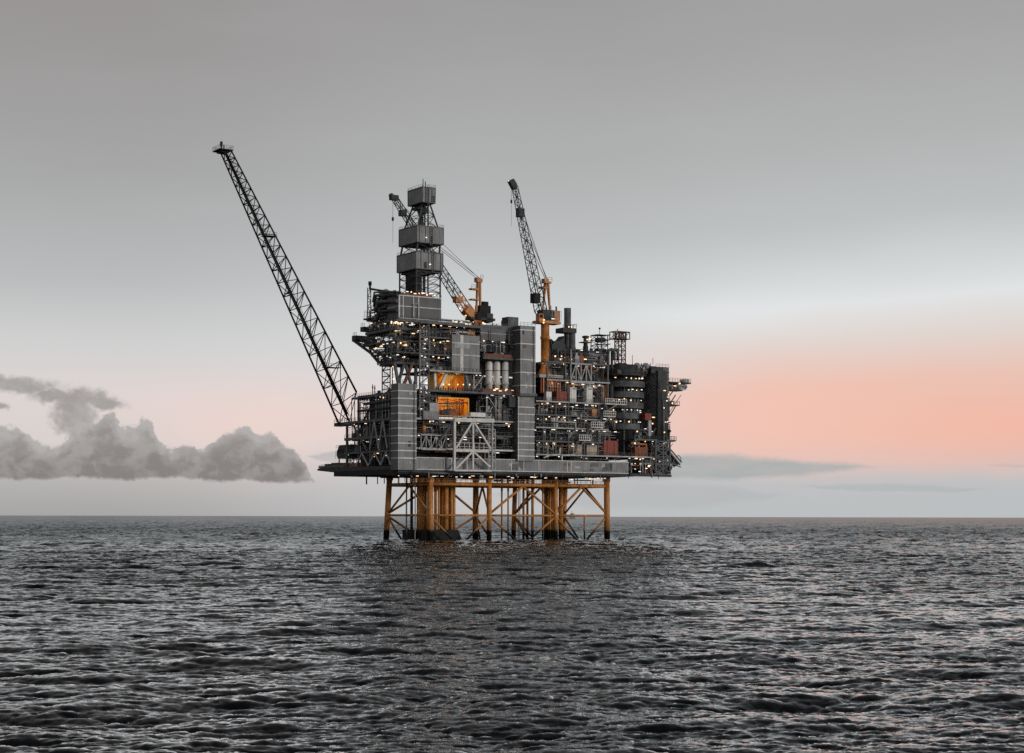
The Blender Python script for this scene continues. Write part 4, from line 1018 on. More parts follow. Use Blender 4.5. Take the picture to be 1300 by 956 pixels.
# machinery between the clad box and the ladder tower on the left
mz = [ZT(y, 480, tD) for y in (418, 405, 392, 379, 369)]
for i in range(4):
    vl = VT((465, 466, 472, 478)[i], tD, 395)
    if i: deck(DS, tD - .5, tD + 9, vL + .2, vl, mz[i], .4, 'l', 'mid')
    bulkhead(DS, tD + 3, tD + 3.3, vL + .2, vl - 1, mz[i], mz[i + 1] - .4)
    fill(DS, tD - .3, tD + 3.5, vL + .5, vl, mz[i], mz[i + 1], rng, 6, 5, 4, (4, 3, 2, 1)[i], 'v', .1)
for k, (y, r) in enumerate(((372, .3), (376, .5), (384, .6), (396, .5))):
    MB().path([PT(503, y - 1, tD - .9), PT(474 + k * 2, y, tD - .9), PT(472 + k * 2, y + 12, tD - .9)], r, 8).build('mud_pipe', ('mid', 'dark', 'mid', 'dark')[k], DS)
MB().path([PT(468.5, 361.5, tD), PT(468.5, 367.5, tD), PT(487, 370.5, tD), PT(507, 372, tD)], .38, 8).build('vent_pipe', 'dark', DS)
a = PT(468.5, 363, tD); MB().tube(a, (a[0], a[1], a[2] + 1.3), .6, n=10).build('vent_head', 'dark', DS)
for xp in (465.5, 469.5):
    MB().beam(PT(xp, 366, tD), PT(xp, 404, tD), .25).build('ladder_tower_post', 'mid', DS)
mb = MB()
for k, y in enumerate(range(370, 404, 7)):
    mb.beam(PT(465.5, y, tD), PT(469.5, y, tD), .3)
    mb.beam(PT(465.5 if k % 2 else 469.5, y, tD), PT(469.5 if k % 2 else 465.5, y + 7, tD), .18)
mb.build('ladder_tower_rungs', 'mid', DS)
roof_clutter(DS, tD + 1, TV(520, vD), vD + 3, vL + 3, zt, rng, 12, 3, 0)
roof_clutter(DS, TV(534, vD), tR, vD + .5, vD + 8, zt, rng, 6, 2.2, 0)
# derrick skid feet and raking legs below
zlt = z5_ - .8; zlb = ZV(490, 512, 6)
for x0, y0, x1, y1 in ((512.5, 461, 504.5, 488), (504.5, 486, 500, 461), (512, 489, 522, 463), (521, 489, 514, 463), (527, 490, 527, 462)):
    MB().beam(PV(x0, y0, 7.5), PV(x1, y1, 7.5), .85).build('raking_leg', 'rust' if x0 == 512 else 'mid', DS)
mb = MB(); tl = tE + 1
va, vb = VT(494.5, tl, 480), VT(484.5, tl, 480); zz0, zz1 = lv[4], z5_
for v in (va, vb): mb.beam((tl, v, zz0), (tl, v, zz1), .28).beam((tl + 4, v, zz0), (tl + 4, v, zz1), .28)
n = 5
for k in range(n):
    za, zc = zz0 + (zz1 - zz0) * k / n, zz0 + (zz1 - zz0) * (k + 1) / n
    mb.beam((tl, va, zc), (tl, vb, zc), .35).beam((tl, va if k % 2 else vb, za), (tl, vb if k % 2 else va, zc), .25)
    mb.rail((tl, va, za), (tl, vb, za), 1.2)
mb.build('stair_scaffold', 'mid', DS)
for y in (466, 473, 482): lamp(DS, PT(497 + (y % 3), y, tl + 2), 'flood')
for zq in (0.5, ): 
    for x in range(516, 556, 5): lamp(DS, (TV(x, vD + 1), vD + .8, zt + rng.uniform(1.0, 1.7)), 'flood' if x % 2 else 'strip')
MB().box(TV(513, vD + 2), TV(548, vD + 2), vD + 2, vD + 2.4, zt + .1, zt + 1.2).build('rusty_screen', 'rust', DS)

# ------------------------------------------------------------------ drilling tower (derrick)
vT = 11.0
DT = thing('drilling_tower', 'tall lattice drilling derrick with three stacked grey clad boxes', 'derrick', (TV(530, vT), vT + 6, zt))
def shell(xl, xc, xr, yt, yb, taper=0.0, mat='clad', name='clad_box', roof=True):
    """open clad box: near corner at xc on the plane vT"""
    t0, t1 = TV(xc, vT, yt), TV(xr, vT, yt); v0, v1 = vT, VT(xl, t0, yt); z0, z1 = ZV(yb, xc, vT), ZV(yt, xc, vT)
    c = [(t0, v0), (t1, v0), (t1, v1), (t0, v1)]; mt, mv = (t0 + t1) / 2, (v0 + v1) / 2
    lo = [(mt + (a - mt) * (1 - taper), mv + (b - mv) * (1 - taper)) for a, b in c]
    P = [(a, b, z0) for a, b in lo] + [(a, b, z1) for a, b in c]
    mb = MB(); mb._add(P, [(3, 2, 1, 0), (4, 5, 6, 7), (0, 1, 5, 4), (1, 2, 6, 5), (2, 3, 7, 6), (3, 0, 4, 7)])
    b = mb.build(name, mat, DT)
    e = MB()
    for i in range(4):
        p, q = Vector(P[i + 4]), Vector(P[(i + 1) % 4 + 4]); e.beam(p, q, .3)
        e.beam(P[i], P[(i + 1) % 4], .3).beam(P[i], P[i + 4], .22)
        e.rail(p, q, 1.0, 2.4, .06)
    e.build('box_frame', 'mid', b)
    return (t0, t1, v0, v1, z0, z1)
top_ = shell(516, 534.6, 551, 237.5, 256.5, .015)
mid_ = shell(505, 527.8, 561.5, 286.5, 307.5)
low_ = shell(502.6, 526.5, 561, 319.5, 341)
def tower(bx0, bx1, zlo, zhi, n, w, name, shrink0=.1, shrink1=.1):
    """four-legged lattice between two box outlines"""
    def inset(b, s): 
        t0, t1, v0, v1 = b[:4]; a, c = (t1 - t0) * s, (v1 - v0) * s
        return [(t0 + a, v0 + c), (t1 - a, v0 + c), (t1 - a, v1 - c), (t0 + a, v1 - c)]
    lo, hi = inset(bx0, shrink0), inset(bx1, shrink1)
    L0 = [Vector((a, b, zlo)) for a, b in lo]; L1 = [Vector((a, b, zhi)) for a, b in hi]
    for i in range(4): MB().beam(L0[i], L1[i], w).build('tower_leg', 'dark', DT)
    for i in range(4):
        mb = MB(); truss(mb, L0[i], L1[i], L0[(i + 1) % 4], L1[(i + 1) % 4], n, w * .5, cross=True); mb.build(name, 'dark', DT)
tower(mid_, top_, mid_[5], top_[4], 2, .42, 'lattice', .12, .2)
tower(low_, mid_, low_[5], mid_[4], 1, .5, 'lattice', .08, .08)
tower(low_, low_, zt, low_[4], 4, .42, 'lattice', .06, .06)
for b, k in ((low_, 0), (mid_, 1), (top_, 2)):
    for f, w, m_ in ((.18, .12, 'dark'), (.46, .2, 'mid'), (.74, .1, 'light'), (.9, .16, 'dark')):
        t = b[0] + (b[1] - b[0]) * ((f + k * .13) % .95); MB().box(t, t + w, b[2] - .14, b[2] - .02, b[4], b[5]).build('cable_duct', m_, DT)
    t = b[0] + (b[1] - b[0]) * (.3 + .2 * k); MB().box(t, t + 1.1, b[2] - .1, b[2] - .012, b[4] + .3, b[4] + 2.4).build('hatch', 'dark', DT)
    ladder(DT, b[0] + (b[1] - b[0]) * (.62 - .1 * k), b[2] - .25, b[4] - 1, b[5] + .8, .7, 'mid')
# racking board, guide rails and the dark clad pipe rack inside
t0, t1, v0, v1 = low_[:4]
a, b = TV(514, vT + 8, 350), TV(527, vT + 2, 350)
MB().box(t0 + .8, t0 + 2.6, v0 + 1.2, v1 - 4.5, zt, low_[4]).build('pipe_rack', 'black', DT)
MB().beam((t0 + 2, v0 + .4, zt + 5), (t0 + 4, v1 - 3, zt + 6.5), .35).build('rack_brace', 'mid', DT)
for q in (.55, .68, .8): MB().beam((t0 + (t1 - t0) * q, (v0 + v1) / 2, zt), (t0 + (t1 - t0) * q, (v0 + v1) / 2, top_[4] + 1), .4).build('guide_rail', 'dark', DT)
for b in (low_,): MB().box(b[0] + 1, b[1] - 1, b[2] + 1, b[3] - 1, b[4] - .9, b[4] - .4).box(b[0] + 2, b[0] + 5, b[2] + 1.5, b[3] - 3, b[4] - 1.6, b[4] - .9).build('platform', 'dark', DT)
ct, cv_ = (mid_[0] + mid_[1]) / 2, (mid_[2] + mid_[3]) / 2
zc = mid_[5]
MB().lathe((ct, cv_, zc), [(1.0, 0), (1.0, 2), (.5, 3), (.5, 4.4), (1.1, 4.8), (1.1, 5.4), (.4, 6), (.4, top_[4] - zc)], 10).build('crown_block', 'dark', DT)
MB().box(ct - 2.4, ct + 1.5, cv_ - 2, cv_ + 2, top_[4] - 1.8, top_[4] - .9).box(ct - 1.2, ct + 1.8, cv_ - 1.6, cv_ + .6, top_[4] - 2.8, top_[4] - 1.8).build('crown_beam', 'dark', DT)
zx = top_[5]
MB().tube((top_[0] + .5, vT + .5, zx - 1), (top_[0] + .5, vT + .5, ZV(227, 534, vT)), .14).tube((top_[0] + 1.4, vT + .5, zx), (top_[0] + 1.4, vT + .5, zx + 2), .16).build('antenna', 'dark', DT)
for (x, y) in ((540, 302), (545, 336)): lamp(DT, (TV(x, vT), vT - .1, ZV(y, x, vT)), 'short')

# ------------------------------------------------------------------ pedestal cranes
def lattice_boom(root, foot, tip, w0, w1, n, side, mat_lo, mat_hi, lo=.25):
    foot, tip = Vector(foot), Vector(tip); d = (tip - foot).normalized(); s = Vector(side).normalized(); up = d.cross(s).normalized()
    def c(i, f):
        w = (w0 + (w1 - w0) * min(1, max(0, f))) / 2 * (1 if f > .06 else .45 + f * 9)
        return foot.lerp(tip, f) + s * w * (1 if i in (0, 1) else -1) + up * w * (1 if i in (1, 2) else -1)
    for i in range(4):
        MB().tube(c(i, 0), c(i, .06), .22, n=6).tube(c(i, .06), c(i, lo), .2, n=6).build('boom_chord', mat_lo, root)
        MB().tube(c(i, lo), c(i, 1), .17, .14, n=6).build('boom_chord', mat_hi, root)
    for part, f0, f1, m_ in (('boom_lattice', .06, lo, mat_lo), ('boom_lattice', lo, 1, mat_hi)):
        mb = MB(); k = max(2, round(n * (f1 - f0)))
        for q in range(k):
            a, b = f0 + (f1 - f0) * q / k, f0 + (f1 - f0) * (q + 1) / k
            for i in range(4):
                j = (i + 1) % 4; mb.beam(c(i, a), c(j, a), .13)
                mb.beam(c(i, a), c(j, b), .13) if (q + i) % 2 else mb.beam(c(j, a), c(i, b), .13)
        mb.build(part, m_, root)
    return c
# crane behind the derrick
vC = 17.0
p = PV(604, 409, vC)
K1 = thing('pedestal_crane', 'orange pedestal crane whose lattice boom passes behind the derrick', 'crane', (p[0], vC, zs[8]), 'pedestal cranes on the topside')
MB().tube((p[0], vC, zs[8]), (p[0], vC, p[2] + .6), 2.0, 1.8, 16).build('pedestal', 'crane', K1)
b0 = p[2] + .6
MB().box(p[0] - 3.5, p[0] + 6.5, vC - 2, vC + 2, b0, b0 + .8).build('slew_platform', 'dark', K1)
MB().fb(608, 622, 388, 406, vC - 1.6, vC + 1.6).fb(612, 619, 383, 388, vC - 1, vC + 1).fb(604, 610, 396, 406, vC - 2.4, vC - .4).build('machinery_house', 'black', K1)
MB().fb(617, 625, 398, 409, vC - 2, vC + 2).build('counterweight', 'dark', K1)
foot = PV(597.5, 404, vC - .2); tip = PV(499, 252, vC + 2)
lattice_boom(K1, foot, tip, 3.0, 1.6, 26, (0, 1, 0), 'crane', 'dark', .2)
MB().fb(578, 587, 377, 384, vC - 1.2, vC + 1.2).build('boom_walkway', 'crane', K1)
MB().prism_tz([PV(587, 396, vC)[::2], PV(600, 410, vC)[::2], PV(606, 404, vC)[::2], PV(593, 387, vC)[::2]], vC - 1.6, vC - .9).prism_tz([PV(587, 396, vC)[::2], PV(600, 410, vC)[::2], PV(606, 404, vC)[::2], PV(593, 387, vC)[::2]], vC + .6, vC + 1.2).build('boom_foot', 'crane', K1)
ap = PV(606.5, 356, vC)
for x, v in ((603, vC - 1.3), (609, vC - 1.3), (603, vC + 1.3), (609, vC + 1.3)): MB().beam((TV(x, v, 400), v, b0), (ap[0] + (x - 606) * .12, vC + (v - vC) * .4, ap[2]), .45).build('gantry_leg', 'crane', K1)
MB().fb(604.5, 609, 352.5, 358, vC - 1, vC + 1).fb(609, 611.5, 354, 358.5, vC - .8, vC + .8).build('gantry_head', 'crane', K1)
MB().fb(597.5, 606, 366, 368, vC - 1, vC + 1).build('gantry_platform', 'crane', K1)
MB().fb(598, 608, 379.5, 381, vC - 1.2, vC + 1.2).build('gantry_platform', 'crane', K1)
MB().rail(PV(597.5, 366, vC - 1), PV(602, 366, vC - 1), 1.3).rail(PV(609, 354, vC - .8), PV(612, 354, vC - .8), 1.3).build('railing', 'dark', K1)
e = Vector(foot).lerp(Vector(tip), .72)
for q in (-.8, .8): MB().tube((ap[0], vC + q, ap[2] + .5), e + Vector((0, q, 1)), .10, n=5).build('pendant_wire', 'wire', K1)
for q in (-.4,): MB().tube((ap[0], vC + q, ap[2] + .5), Vector(foot).lerp(Vector(tip), .93) + Vector((0, q, 1)), .08, n=5).build('pendant_wire', 'wire', K1)
tv = Vector(tip)
MB().box(tv.x - 1.6, tv.x + 1.2, tv.y - .9, tv.y + .9, tv.z - .8, tv.z + .9).lathe((tv.x - 1.2, tv.y, tv.z + .6), [(.9, -.3), (.9, .3)], 12, 1).build('boom_head', 'dark', K1)
e = Vector(foot).lerp(Vector(tip), .90); MB().box(e.x - 1, e.x + 1, e.y - 1, e.y + 1, e.z - 2, e.z).build('jib_block', 'dark', K1)
hk = ZV(277, 497, vC + 2); MB().tube((tv.x - .6, tv.y, tv.z), (tv.x - .6, tv.y, hk), .06, n=5).tube((tv.x - .6, tv.y, hk - 1), (tv.x - .6, tv.y, ZV(309, 497, vC + 2)), .05, n=5).build('hoist_wire', 'wire', K1)
MB().lathe((tv.x - .6, tv.y, hk - 1.2), [(.1, 0), (.4, .3), (.4, 1.2), (.1, 1.5)], 8).build('hook_block', 'dark', K1)
for x, y in ((583, 392), (590, 401), (604, 398)): lamp(K1, PV(x, y, vC - 2), 'flood')
# crane on the orange column beside the middle stair tower
vC = 8.0
zp = ZV(479, 690, vC)
p = PV(691, 409, vC)
K2 = thing('pedestal_crane', 'orange pedestal crane on a tall column with raised boom right of the stair tower', 'crane', (p[0], vC, ZV(500, 690, vC)), 'pedestal cranes on the topside')
zq = ZV(500, 690, vC)
MB().lathe((p[0], vC, zq), [(2.0, 0), (2.0, zp - zq), (2.9, zp - zq), (2.9, zp - zq + .8), (1.5, zp - zq + 3.5), (1.5, p[2] - zq - 6), (1.7, p[2] - zq - 6), (1.7, p[2] - zq - 5), (1.5, p[2] - zq - 5), (1.5, p[2] - zq - .8), (2.1, p[2] - zq)], 24).build('pedestal', 'crane', K2)
mb = MB()
for k in range(9):
    t = p[0] - 4 + k; MB().beam((t, vC - 3.4, zq), (t, vC - 3.4, zp - .4), .45).build('base_rib', 'crane' if k % 3 else 'red', K2)
MB().box(p[0] - 5, p[0] + 5, vC - 4, vC + 4, zp - .4, zp + .7).build('base_platform', 'light', K2)
MB().rail((p[0] - 5, vC - 4, zp + .7), (p[0] + 5, vC - 4, zp + .7)).build('railing', 'mid', K2)
b0 = p[2]
MB().fb(683.5, 711, 407, 410.5, vC - 2.2, vC + 2.2).build('slew_platform', 'crane', K2)
MB().fb(688, 702, 393, 407, vC - 1.8, vC + 1.8).build('machinery_house', 'dark', K2)
MB().fb(703, 710, 394, 407, vC - 1.9, vC + 1.9).build('counterweight', 'crane', K2)
cbx = MB().fb(683.5, 689, 398, 408, vC - 3, vC - .8).build('cab', 'crane', K2)
MB().fb(684.3, 688.2, 399, 403.5, vC - 3.06, vC - 3.005).build('cab_window', 'black', cbx)
mb = MB(); q0, q1 = PV(700, 407, vC - 2.6), PV(711.5, 407, vC - 2.6); mb.rail(q0, q1, 3.3, 1.0, .1); mb.build('cage', 'light', K2)
foot = PV(687.5, 404, vC); tip = PV(651.5, 236, vC + 1)
lattice_boom(K2, foot, tip, 3.3, 1.5, 24, (0, 1, 0), 'dark', 'dark', .3)
MB().fb(677.5, 685, 372, 384, vC - 1.4, vC + 1.4).build('boom_winch', 'black', K2)
e = Vector(foot).lerp(Vector(tip), .80); MB().box(e.x - 1.2, e.x + 1.2, e.y - 1, e.y + 1, e.z - 1.6, e.z + 1.4).build('jib_block', 'dark', K2)
tv = Vector(tip)
MB().prism_tz([PV(645.5, 229.5, vC)[::2], PV(651, 226.5, vC)[::2], PV(655, 233, vC)[::2], PV(655.5, 240, vC)[::2], PV(651, 240, vC)[::2]][::-1], vC + .2, vC + 1.8).build('boom_head', 'dark', K2)
lamp(K2, PV(644.5, 230, vC + .8), 'short')
ap = PV(692.5, 357, vC)
for x, v in ((688, vC - 1.4), (697, vC - 1.4), (688, vC + 1.4), (697, vC + 1.4)): MB().beam((TV(x, v, 400), v, ZV(395, x, vC)), (ap[0] + (x - 692) * .1, vC + (v - vC) * .4, ap[2]), .45).build('gantry_leg', 'crane', K2)
MB().fb(690, 695.5, 353.5, 359, vC - 1, vC + 1).fb(694, 699, 357, 359.5, vC - .9, vC + .9).build('gantry_head', 'crane', K2)
MB().fb(686, 695, 364, 366, vC - 1, vC + 1).build('gantry_platform', 'crane', K2)
MB().beam(PV(692, 360, vC - 1), PV(686, 367, vC - 1), .4).rail(PV(694, 357, vC - .9), PV(699.5, 357, vC - .9), 1.4).build('gantry_platform', 'dark', K2)
for f, q in ((.60, -.9), (.60, .9), (.80, 0)): MB().tube((ap[0], vC + q * .6, ap[2] + .6), Vector(foot).lerp(Vector(tip), f) + Vector((1.2, q, .4)), .11, n=5).build('pendant_wire', 'wire', K2)
hk = ZV(254, 647.5, vC + 1); hx = TV(647.5, vC + 1, 250)
MB().tube((hx, vC + 1, ZV(230, 648, vC + 1)), (hx, vC + 1, hk), .06, n=5).tube((hx, vC + 1, hk - 1), (hx, vC + 1, ZV(287, 647.5, vC + 1)), .05, n=5).build('hoist_wire', 'wire', K2)
MB().lathe((hx, vC + 1, hk - 1.2), [(.1, 0), (.35, .3), (.35, 1.1), (.1, 1.4)], 8).build('hook_block', 'dark', K2)
lamp(K2, PV(689.5, 406, vC - 3.3), 'flood'); lamp(K2, PV(701, 404.5, vC - 2.8), 'strip'); lamp(K2, PV(689, 409.5, vC - 2.4), 'flood')

for zq_, xs in ((z1_, (500, 520, 545)), (z2_, (505, 540)), (z3_, (512, 548))):
    for x in xs: point('deck_fill_light', (TV(x, vD + 2), vD + 1.5, zq_ - 1.3), 170, (1, .70, .42))  # added fill lights that brighten the drill decks
mb = MB().rail(PV(684, 407, vC - 2.3), PV(700, 407, vC - 2.3), 1.4, 1.2, .1).tube(PV(705, 394, vC), PV(705, 389, vC), .3).tube(PV(698, 393, vC - 1), PV(698, 388, vC - 1), .22)
mb.build('railing', 'dark', K2)

# ------------------------------------------------------------------ process module (right of the middle)
rng = random.Random(77)
PM = thing('process_module', 'dark open process decks crowded with pipes and lamps right of the tall stair tower', 'module', (TV(730, 2), 6, ZH))
v0 = 1.6
ta, tb = TV(680, v0), TV(788, v0)
ys = [588, 577, 560, 543, 527, 510, 482, 459]
zs2 = [ZV(y, 725, v0) for y in ys]
spec = [(ta, tb), (ta, TV(835, v0)), (ta, TV(765, v0)), (ta, TV(772, v0)), (ta, TV(780, v0)), (ta, TV(787, v0)), (TV(698, v0), TV(778, v0)), (TV(698, v0), TV(776, v0))]
for i in range(1, 8):
    a, b = spec[i]
    deck(PM, a, b, v0 if i < 6 else v0 + 2, 42, zs2[i], .5, 'f', ('mid', 'light', 'mid', 'light', 'mid', 'light', 'light', 'mid')[i])
for i in range(0, 7):
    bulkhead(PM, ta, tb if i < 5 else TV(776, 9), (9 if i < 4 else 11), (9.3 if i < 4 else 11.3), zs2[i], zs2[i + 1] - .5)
    lo = ta if i < 5 else TV(698, v0)
    fill(PM, lo, tb if i < 4 else TV(772, v0), v0 + .3 + (2 if i > 4 else 0), 9, zs2[i], zs2[i + 1], rng, (6, 11, 12, 13, 13, 15, 14)[i], (0, 5, 6, 8, 8, 9, 7)[i], (3, 5, 6, 6, 6, 6, 5)[i], (5, 11, 14, 14, 13, 15, 12)[i], 't', (.1, .3, .25, .35, .4, .55, .5)[i])
columns(PM, [(TV(x, v0), v0 + .4) for x in (690, 706, 722, 742, 760)], zs2[1], zs2[5], .4, 'mid')
columns(PM, [(TV(x, v0), v0 + 2.4) for x in (699, 722, 748, 776)], zs2[5], zs2[7], .55, 'mid')
mb = MB(); a, b = TV(724, v0 + 1.8), TV(750, v0 + 1.8)
truss(mb, (a, v0 + 1.8, zs2[6]), (b, v0 + 1.8, zs2[6]), (a, v0 + 1.8, ZV(461, 735, v0)), (b, v0 + 1.8, ZV(461, 735, v0)), 4, .5); mb.beam((a, v0 + 1.8, ZV(461, 735, v0)), (b, v0 + 1.8, ZV(461, 735, v0)), .5).build('deck_truss', 'light', PM)
MB().box(a - .5, b + 1, v0 + 1.2, v0 + 1.9, zs2[6] - .9, zs2[6]).build('truss_girder', 'light', PM)
for pts, m_ in ([(690, 581), (697, 578), (710, 577), (710.5, 569)], 'pale'), ([(713, 586), (713, 578), (728, 577.5)], 'pale'), ([(700, 535), (730, 536), (730, 548)], 'light'), ([(737, 526), (737, 532), (762, 533)], 'light'):
    MB().path([PV(x, y, v0 - .3) for x, y in pts], .32, 8).build('pipe', m_, PM)
for px, y0, y1, r, m_ in ((767, 489, 507, .9, 'crane'), (775, 490, 507, .9, 'dark'), (762, 488, 508, .7, 'mid'), (755.5, 487, 509, .8, 'mid'), (735, 490, 509, .8, 'dark'), (719.5, 472, 500, .8, 'mid')):
    p = PV(px, y1, v0 + 4); h = ZV(y0, px, v0 + 4) - zs2[5]
    MB().lathe((p[0], v0 + 4, zs2[5]), [(r * .7, 0), (r, .4), (r, h), (r * .6, h + .5), (r * .2, h + .7)], 14).build('column_vessel', m_, PM)
roof_clutter(PM, TV(699, 6), TV(775, 6), 4, 10, zs2[7], rng, 44, 6.0, 7)
fill(PM, TV(699, 5), TV(777, 5), 5, 12, zs2[7], zs2[7] + 5.5, rng, 6, 6, 8, 3)
roof_clutter(PM, TV(716, 9), TV(775, 9), 9, 13, zs2[7] + 3, rng, 20, 5.0, 4)
for (x0, x1, y0, y1, m_) in ((700, 717, 437, 459, 'dark'), (729, 742, 447, 459, 'dark'), (745, 757, 450, 459, 'mid'), (757, 772, 446, 459, 'dark')):
    MB().fb(x0, x1, y0, y1, 8, 12).fb(x0 + 2, x1 - 3, y0 - 4, y0, 8.4, 11).build('roof_house', m_, PM)
pw = [PV(x, y, 9)[::2] for x, y in ((699, 430), (706, 436), (713, 430), (716, 426), (716, 456), (699, 456))]
MB().prism_tz(pw[::-1], 9, 13).build('exhaust_duct', 'dark', PM)
for x, y in ((704, 452), (712, 452), (739, 431), (742, 430), (736, 434)): lamp(PM, PV(x, y, 5), 'flood')

for i in (1, 2, 3, 4, 5, 6):
    for f in (.15, .45, .78): point('deck_fill_light', (ta + (TV(772, v0) - ta) * f + (i % 3) * 2, 5, zs2[i + 1] - 1.2), 170, (1, .68, .40))  # added fill lights lifting the dark process decks
# ------------------------------------------------------------------ exhaust stack
p = PV(719.5, 456, 10); zt_ = ZV(391, 719.5, 10); zt2 = ZV(428, 719.5, 10)
ES = thing('exhaust_stack', 'dark round exhaust stack with a lamp lit collar platform', 'stack', (p[0], 10, p[2]))
MB().lathe((p[0], 10, p[2] - 2), [(1.25, 0), (1.25, zt_ - p[2] + 2), (1.05, zt_ - p[2] + 2.01), (1.05, zt_ - p[2] - 1)], 24).build('flue', 'mid', ES)
MB().lathe((TV(725, 9, 450), 9, p[2] - 2), [(1.3, 0), (1.3, ZV(420, 725, 9) - p[2] + 2), (.9, ZV(419, 725, 9) - p[2] + 2)], 18).build('lower_flue', 'mid', ES)
zc = ZV(421, 722, 8.5)
MB().fb(714, 731, 416, 422, 7.2, 12).build('collar_platform', 'dark', ES)
MB().rail(PV(714, 416, 7.2), PV(731, 416, 7.2), 1.2, 1.3, .1).build('railing', 'dark', ES)
MB().tube(PV(720, 414, 7), PV(731, 411.5, 7), .12, n=6).tube(PV(718, 414.5, 7), PV(727, 415, 7), .12, n=6).build('davit', 'dark', ES)
for x in (721, 724.5): lamp(ES, PV(x, 414.6, 7), 'flood')

# ------------------------------------------------------------------ vent stack with lamps, masts and goose-neck vents
def box_mast(name, label, cat, xl, xr, yt, yb, v, depth, n, w, mat, head=None, arms=()):
    a, b = TV(xl, v, yt), TV(xr, v, yt); z0, z1 = ZV(yb, xl, v), ZV(yt, xl, v); m_ = (a + b) / 2
    T = thing(name, label, cat, (m_, v + depth / 2, z0))
    cs = [(a, v), (b, v), (b, v + depth), (a, v + depth)]
    for c in cs: MB().beam((*c, z0), (*c, z1), w).build('mast_leg', mat, T)
    mb = MB()
    for i in range(4):
        p, q = cs[i], cs[(i + 1) % 4]; truss(mb, (*p, z0), (*p, z1), (*q, z0), (*q, z1), n, w * .8)
    mb.build('lattice', mat, T)
    return T, a, b, z0, z1
Z_, a, b, z0, z1 = box_mast('scaffold_mast', 'black scaffold mast with projecting cross bars behind the process roof', 'mast', 757.5, 770.5, 424, 458, 9, 4, 5, .26, 'black')
mb = MB()
for k, y in enumerate((425, 431, 436.5, 444)): mb.beam(PV(754, y, 8.8), PV(774.5, y - .3, 8.8), .22).beam(PV(755, y + .6, 13.2), PV(773, y + .3, 13.2), .2)
mb.build('cross_bar', 'black', Z_)
MB().box(a, b, 9, 13, z1 - .2, z1).box(a + 1, b - .6, 9.5, 12, z1 - 2.6, z1 - 1).build('top_platform', 'dark', Z_)
MB().tube((a + 1.7, 10, z1), (a + 1.7, 10, z1 + 2.2), .1).ball((a + 1.7, 10, z1 + 2.3), .4).build('beacon', 'dark', Z_)
Z_, a, b, z0, z1 = box_mast('antenna_mast', 'slim rust red lattice mast with a square open head above the roof', 'mast', 784.5, 793, 421, 461, 10, 2.4, 7, .3, 'rust_dark')
h0, h1 = TV(780.5, 9.6, 425), TV(798, 9.6, 425); k0, k1 = ZV(429.5, 789, 9.6), ZV(420.5, 789, 9.6)
mb = MB()
for v in (9.4, 13.2):
    mb.beam((h0, v, k0), (h1, v, k0), .3).beam((h0, v, k1), (h1, v, k1), .3)
    for q in (0, .25, .5, .75, 1): mb.beam((h0 + (h1 - h0) * q, v, k0), (h0 + (h1 - h0) * q, v, k1), .24)
    for q in (0, .5): mb.beam((h0 + (h1 - h0) * q, v, k0), (h0 + (h1 - h0) * (q + .5), v, k1), .18)
for t in (h0, h1):
    for k in (k0, k1): mb.beam((t, 9.4, k), (t, 13.2, k), .28)
mb.build('head_frame', 'rust_dark', Z_)
MB().box(h0 + .2, h1 - .2, 9.6, 13, k0 - .1, k0 + .05).build('head_deck', 'dark', Z_)
MB().tube((h0 + 2, 11, k1), (h0 + 2, 11, k1 + 1.1), .14).build('aerial', 'dark', Z_)
p = PV(742.5, 447, 8)
VS = thing('vent_tower', 'short dark vent tower with a bright lamp lit platform beside the exhaust stack', 'vent', (p[0], 8, p[2]))
MB().lathe((p[0], 8, p[2]), [(1.0, 0), (1.0, 2), (.8, 2.4), (.8, 5), (1.3, 5.3), (1.3, 5.8), (.5, 6)], 14).build('vent_body', 'dark', VS)
MB().box(p[0] - 1.8, p[0] + 1.8, 6.4, 9.8, p[2] + 3.4, p[2] + 3.7).rail((p[0] - 1.8, 6.4, p[2] + 3.7), (p[0] + 1.8, 6.4, p[2] + 3.7)).build('platform', 'mid', VS)
for q in (-.6, .4, .9): lamp(VS, (p[0] + q, 6.2, p[2] + 4.6 + q * .3), 'flood')
for px, lab in ((771.5, 'dark goose neck vent pipe left of its twin beside the scaffold mast'), (776, 'dark goose neck vent pipe on the right beside the antenna mast')):
    p = PV(px, 468, 6 if px < 774 else 7.5); c = Vector(p); zc = ZV(447.5, px, p[1]) - p[2]; mb = MB(); r = 1.35
    pts = [c, c + Vector((0, 0, zc))] + [c + Vector((r - r * math.cos(q), 0, zc + r * math.sin(q))) for q in (.5, 1.0, 1.57, 2.1, 2.6, 3.14)] + [c + Vector((2 * r, 0, zc - 2.2))]
    g = thing('gooseneck_vent', lab, 'vent', p, 'goose neck vents'); mb.path(pts, .5, 12).build('vent_pipe', 'mid', g)
    MB().lathe(c, [(.8, 0), (.8, .5), (.6, .6)], 12).build('base_flange', 'dark', g)

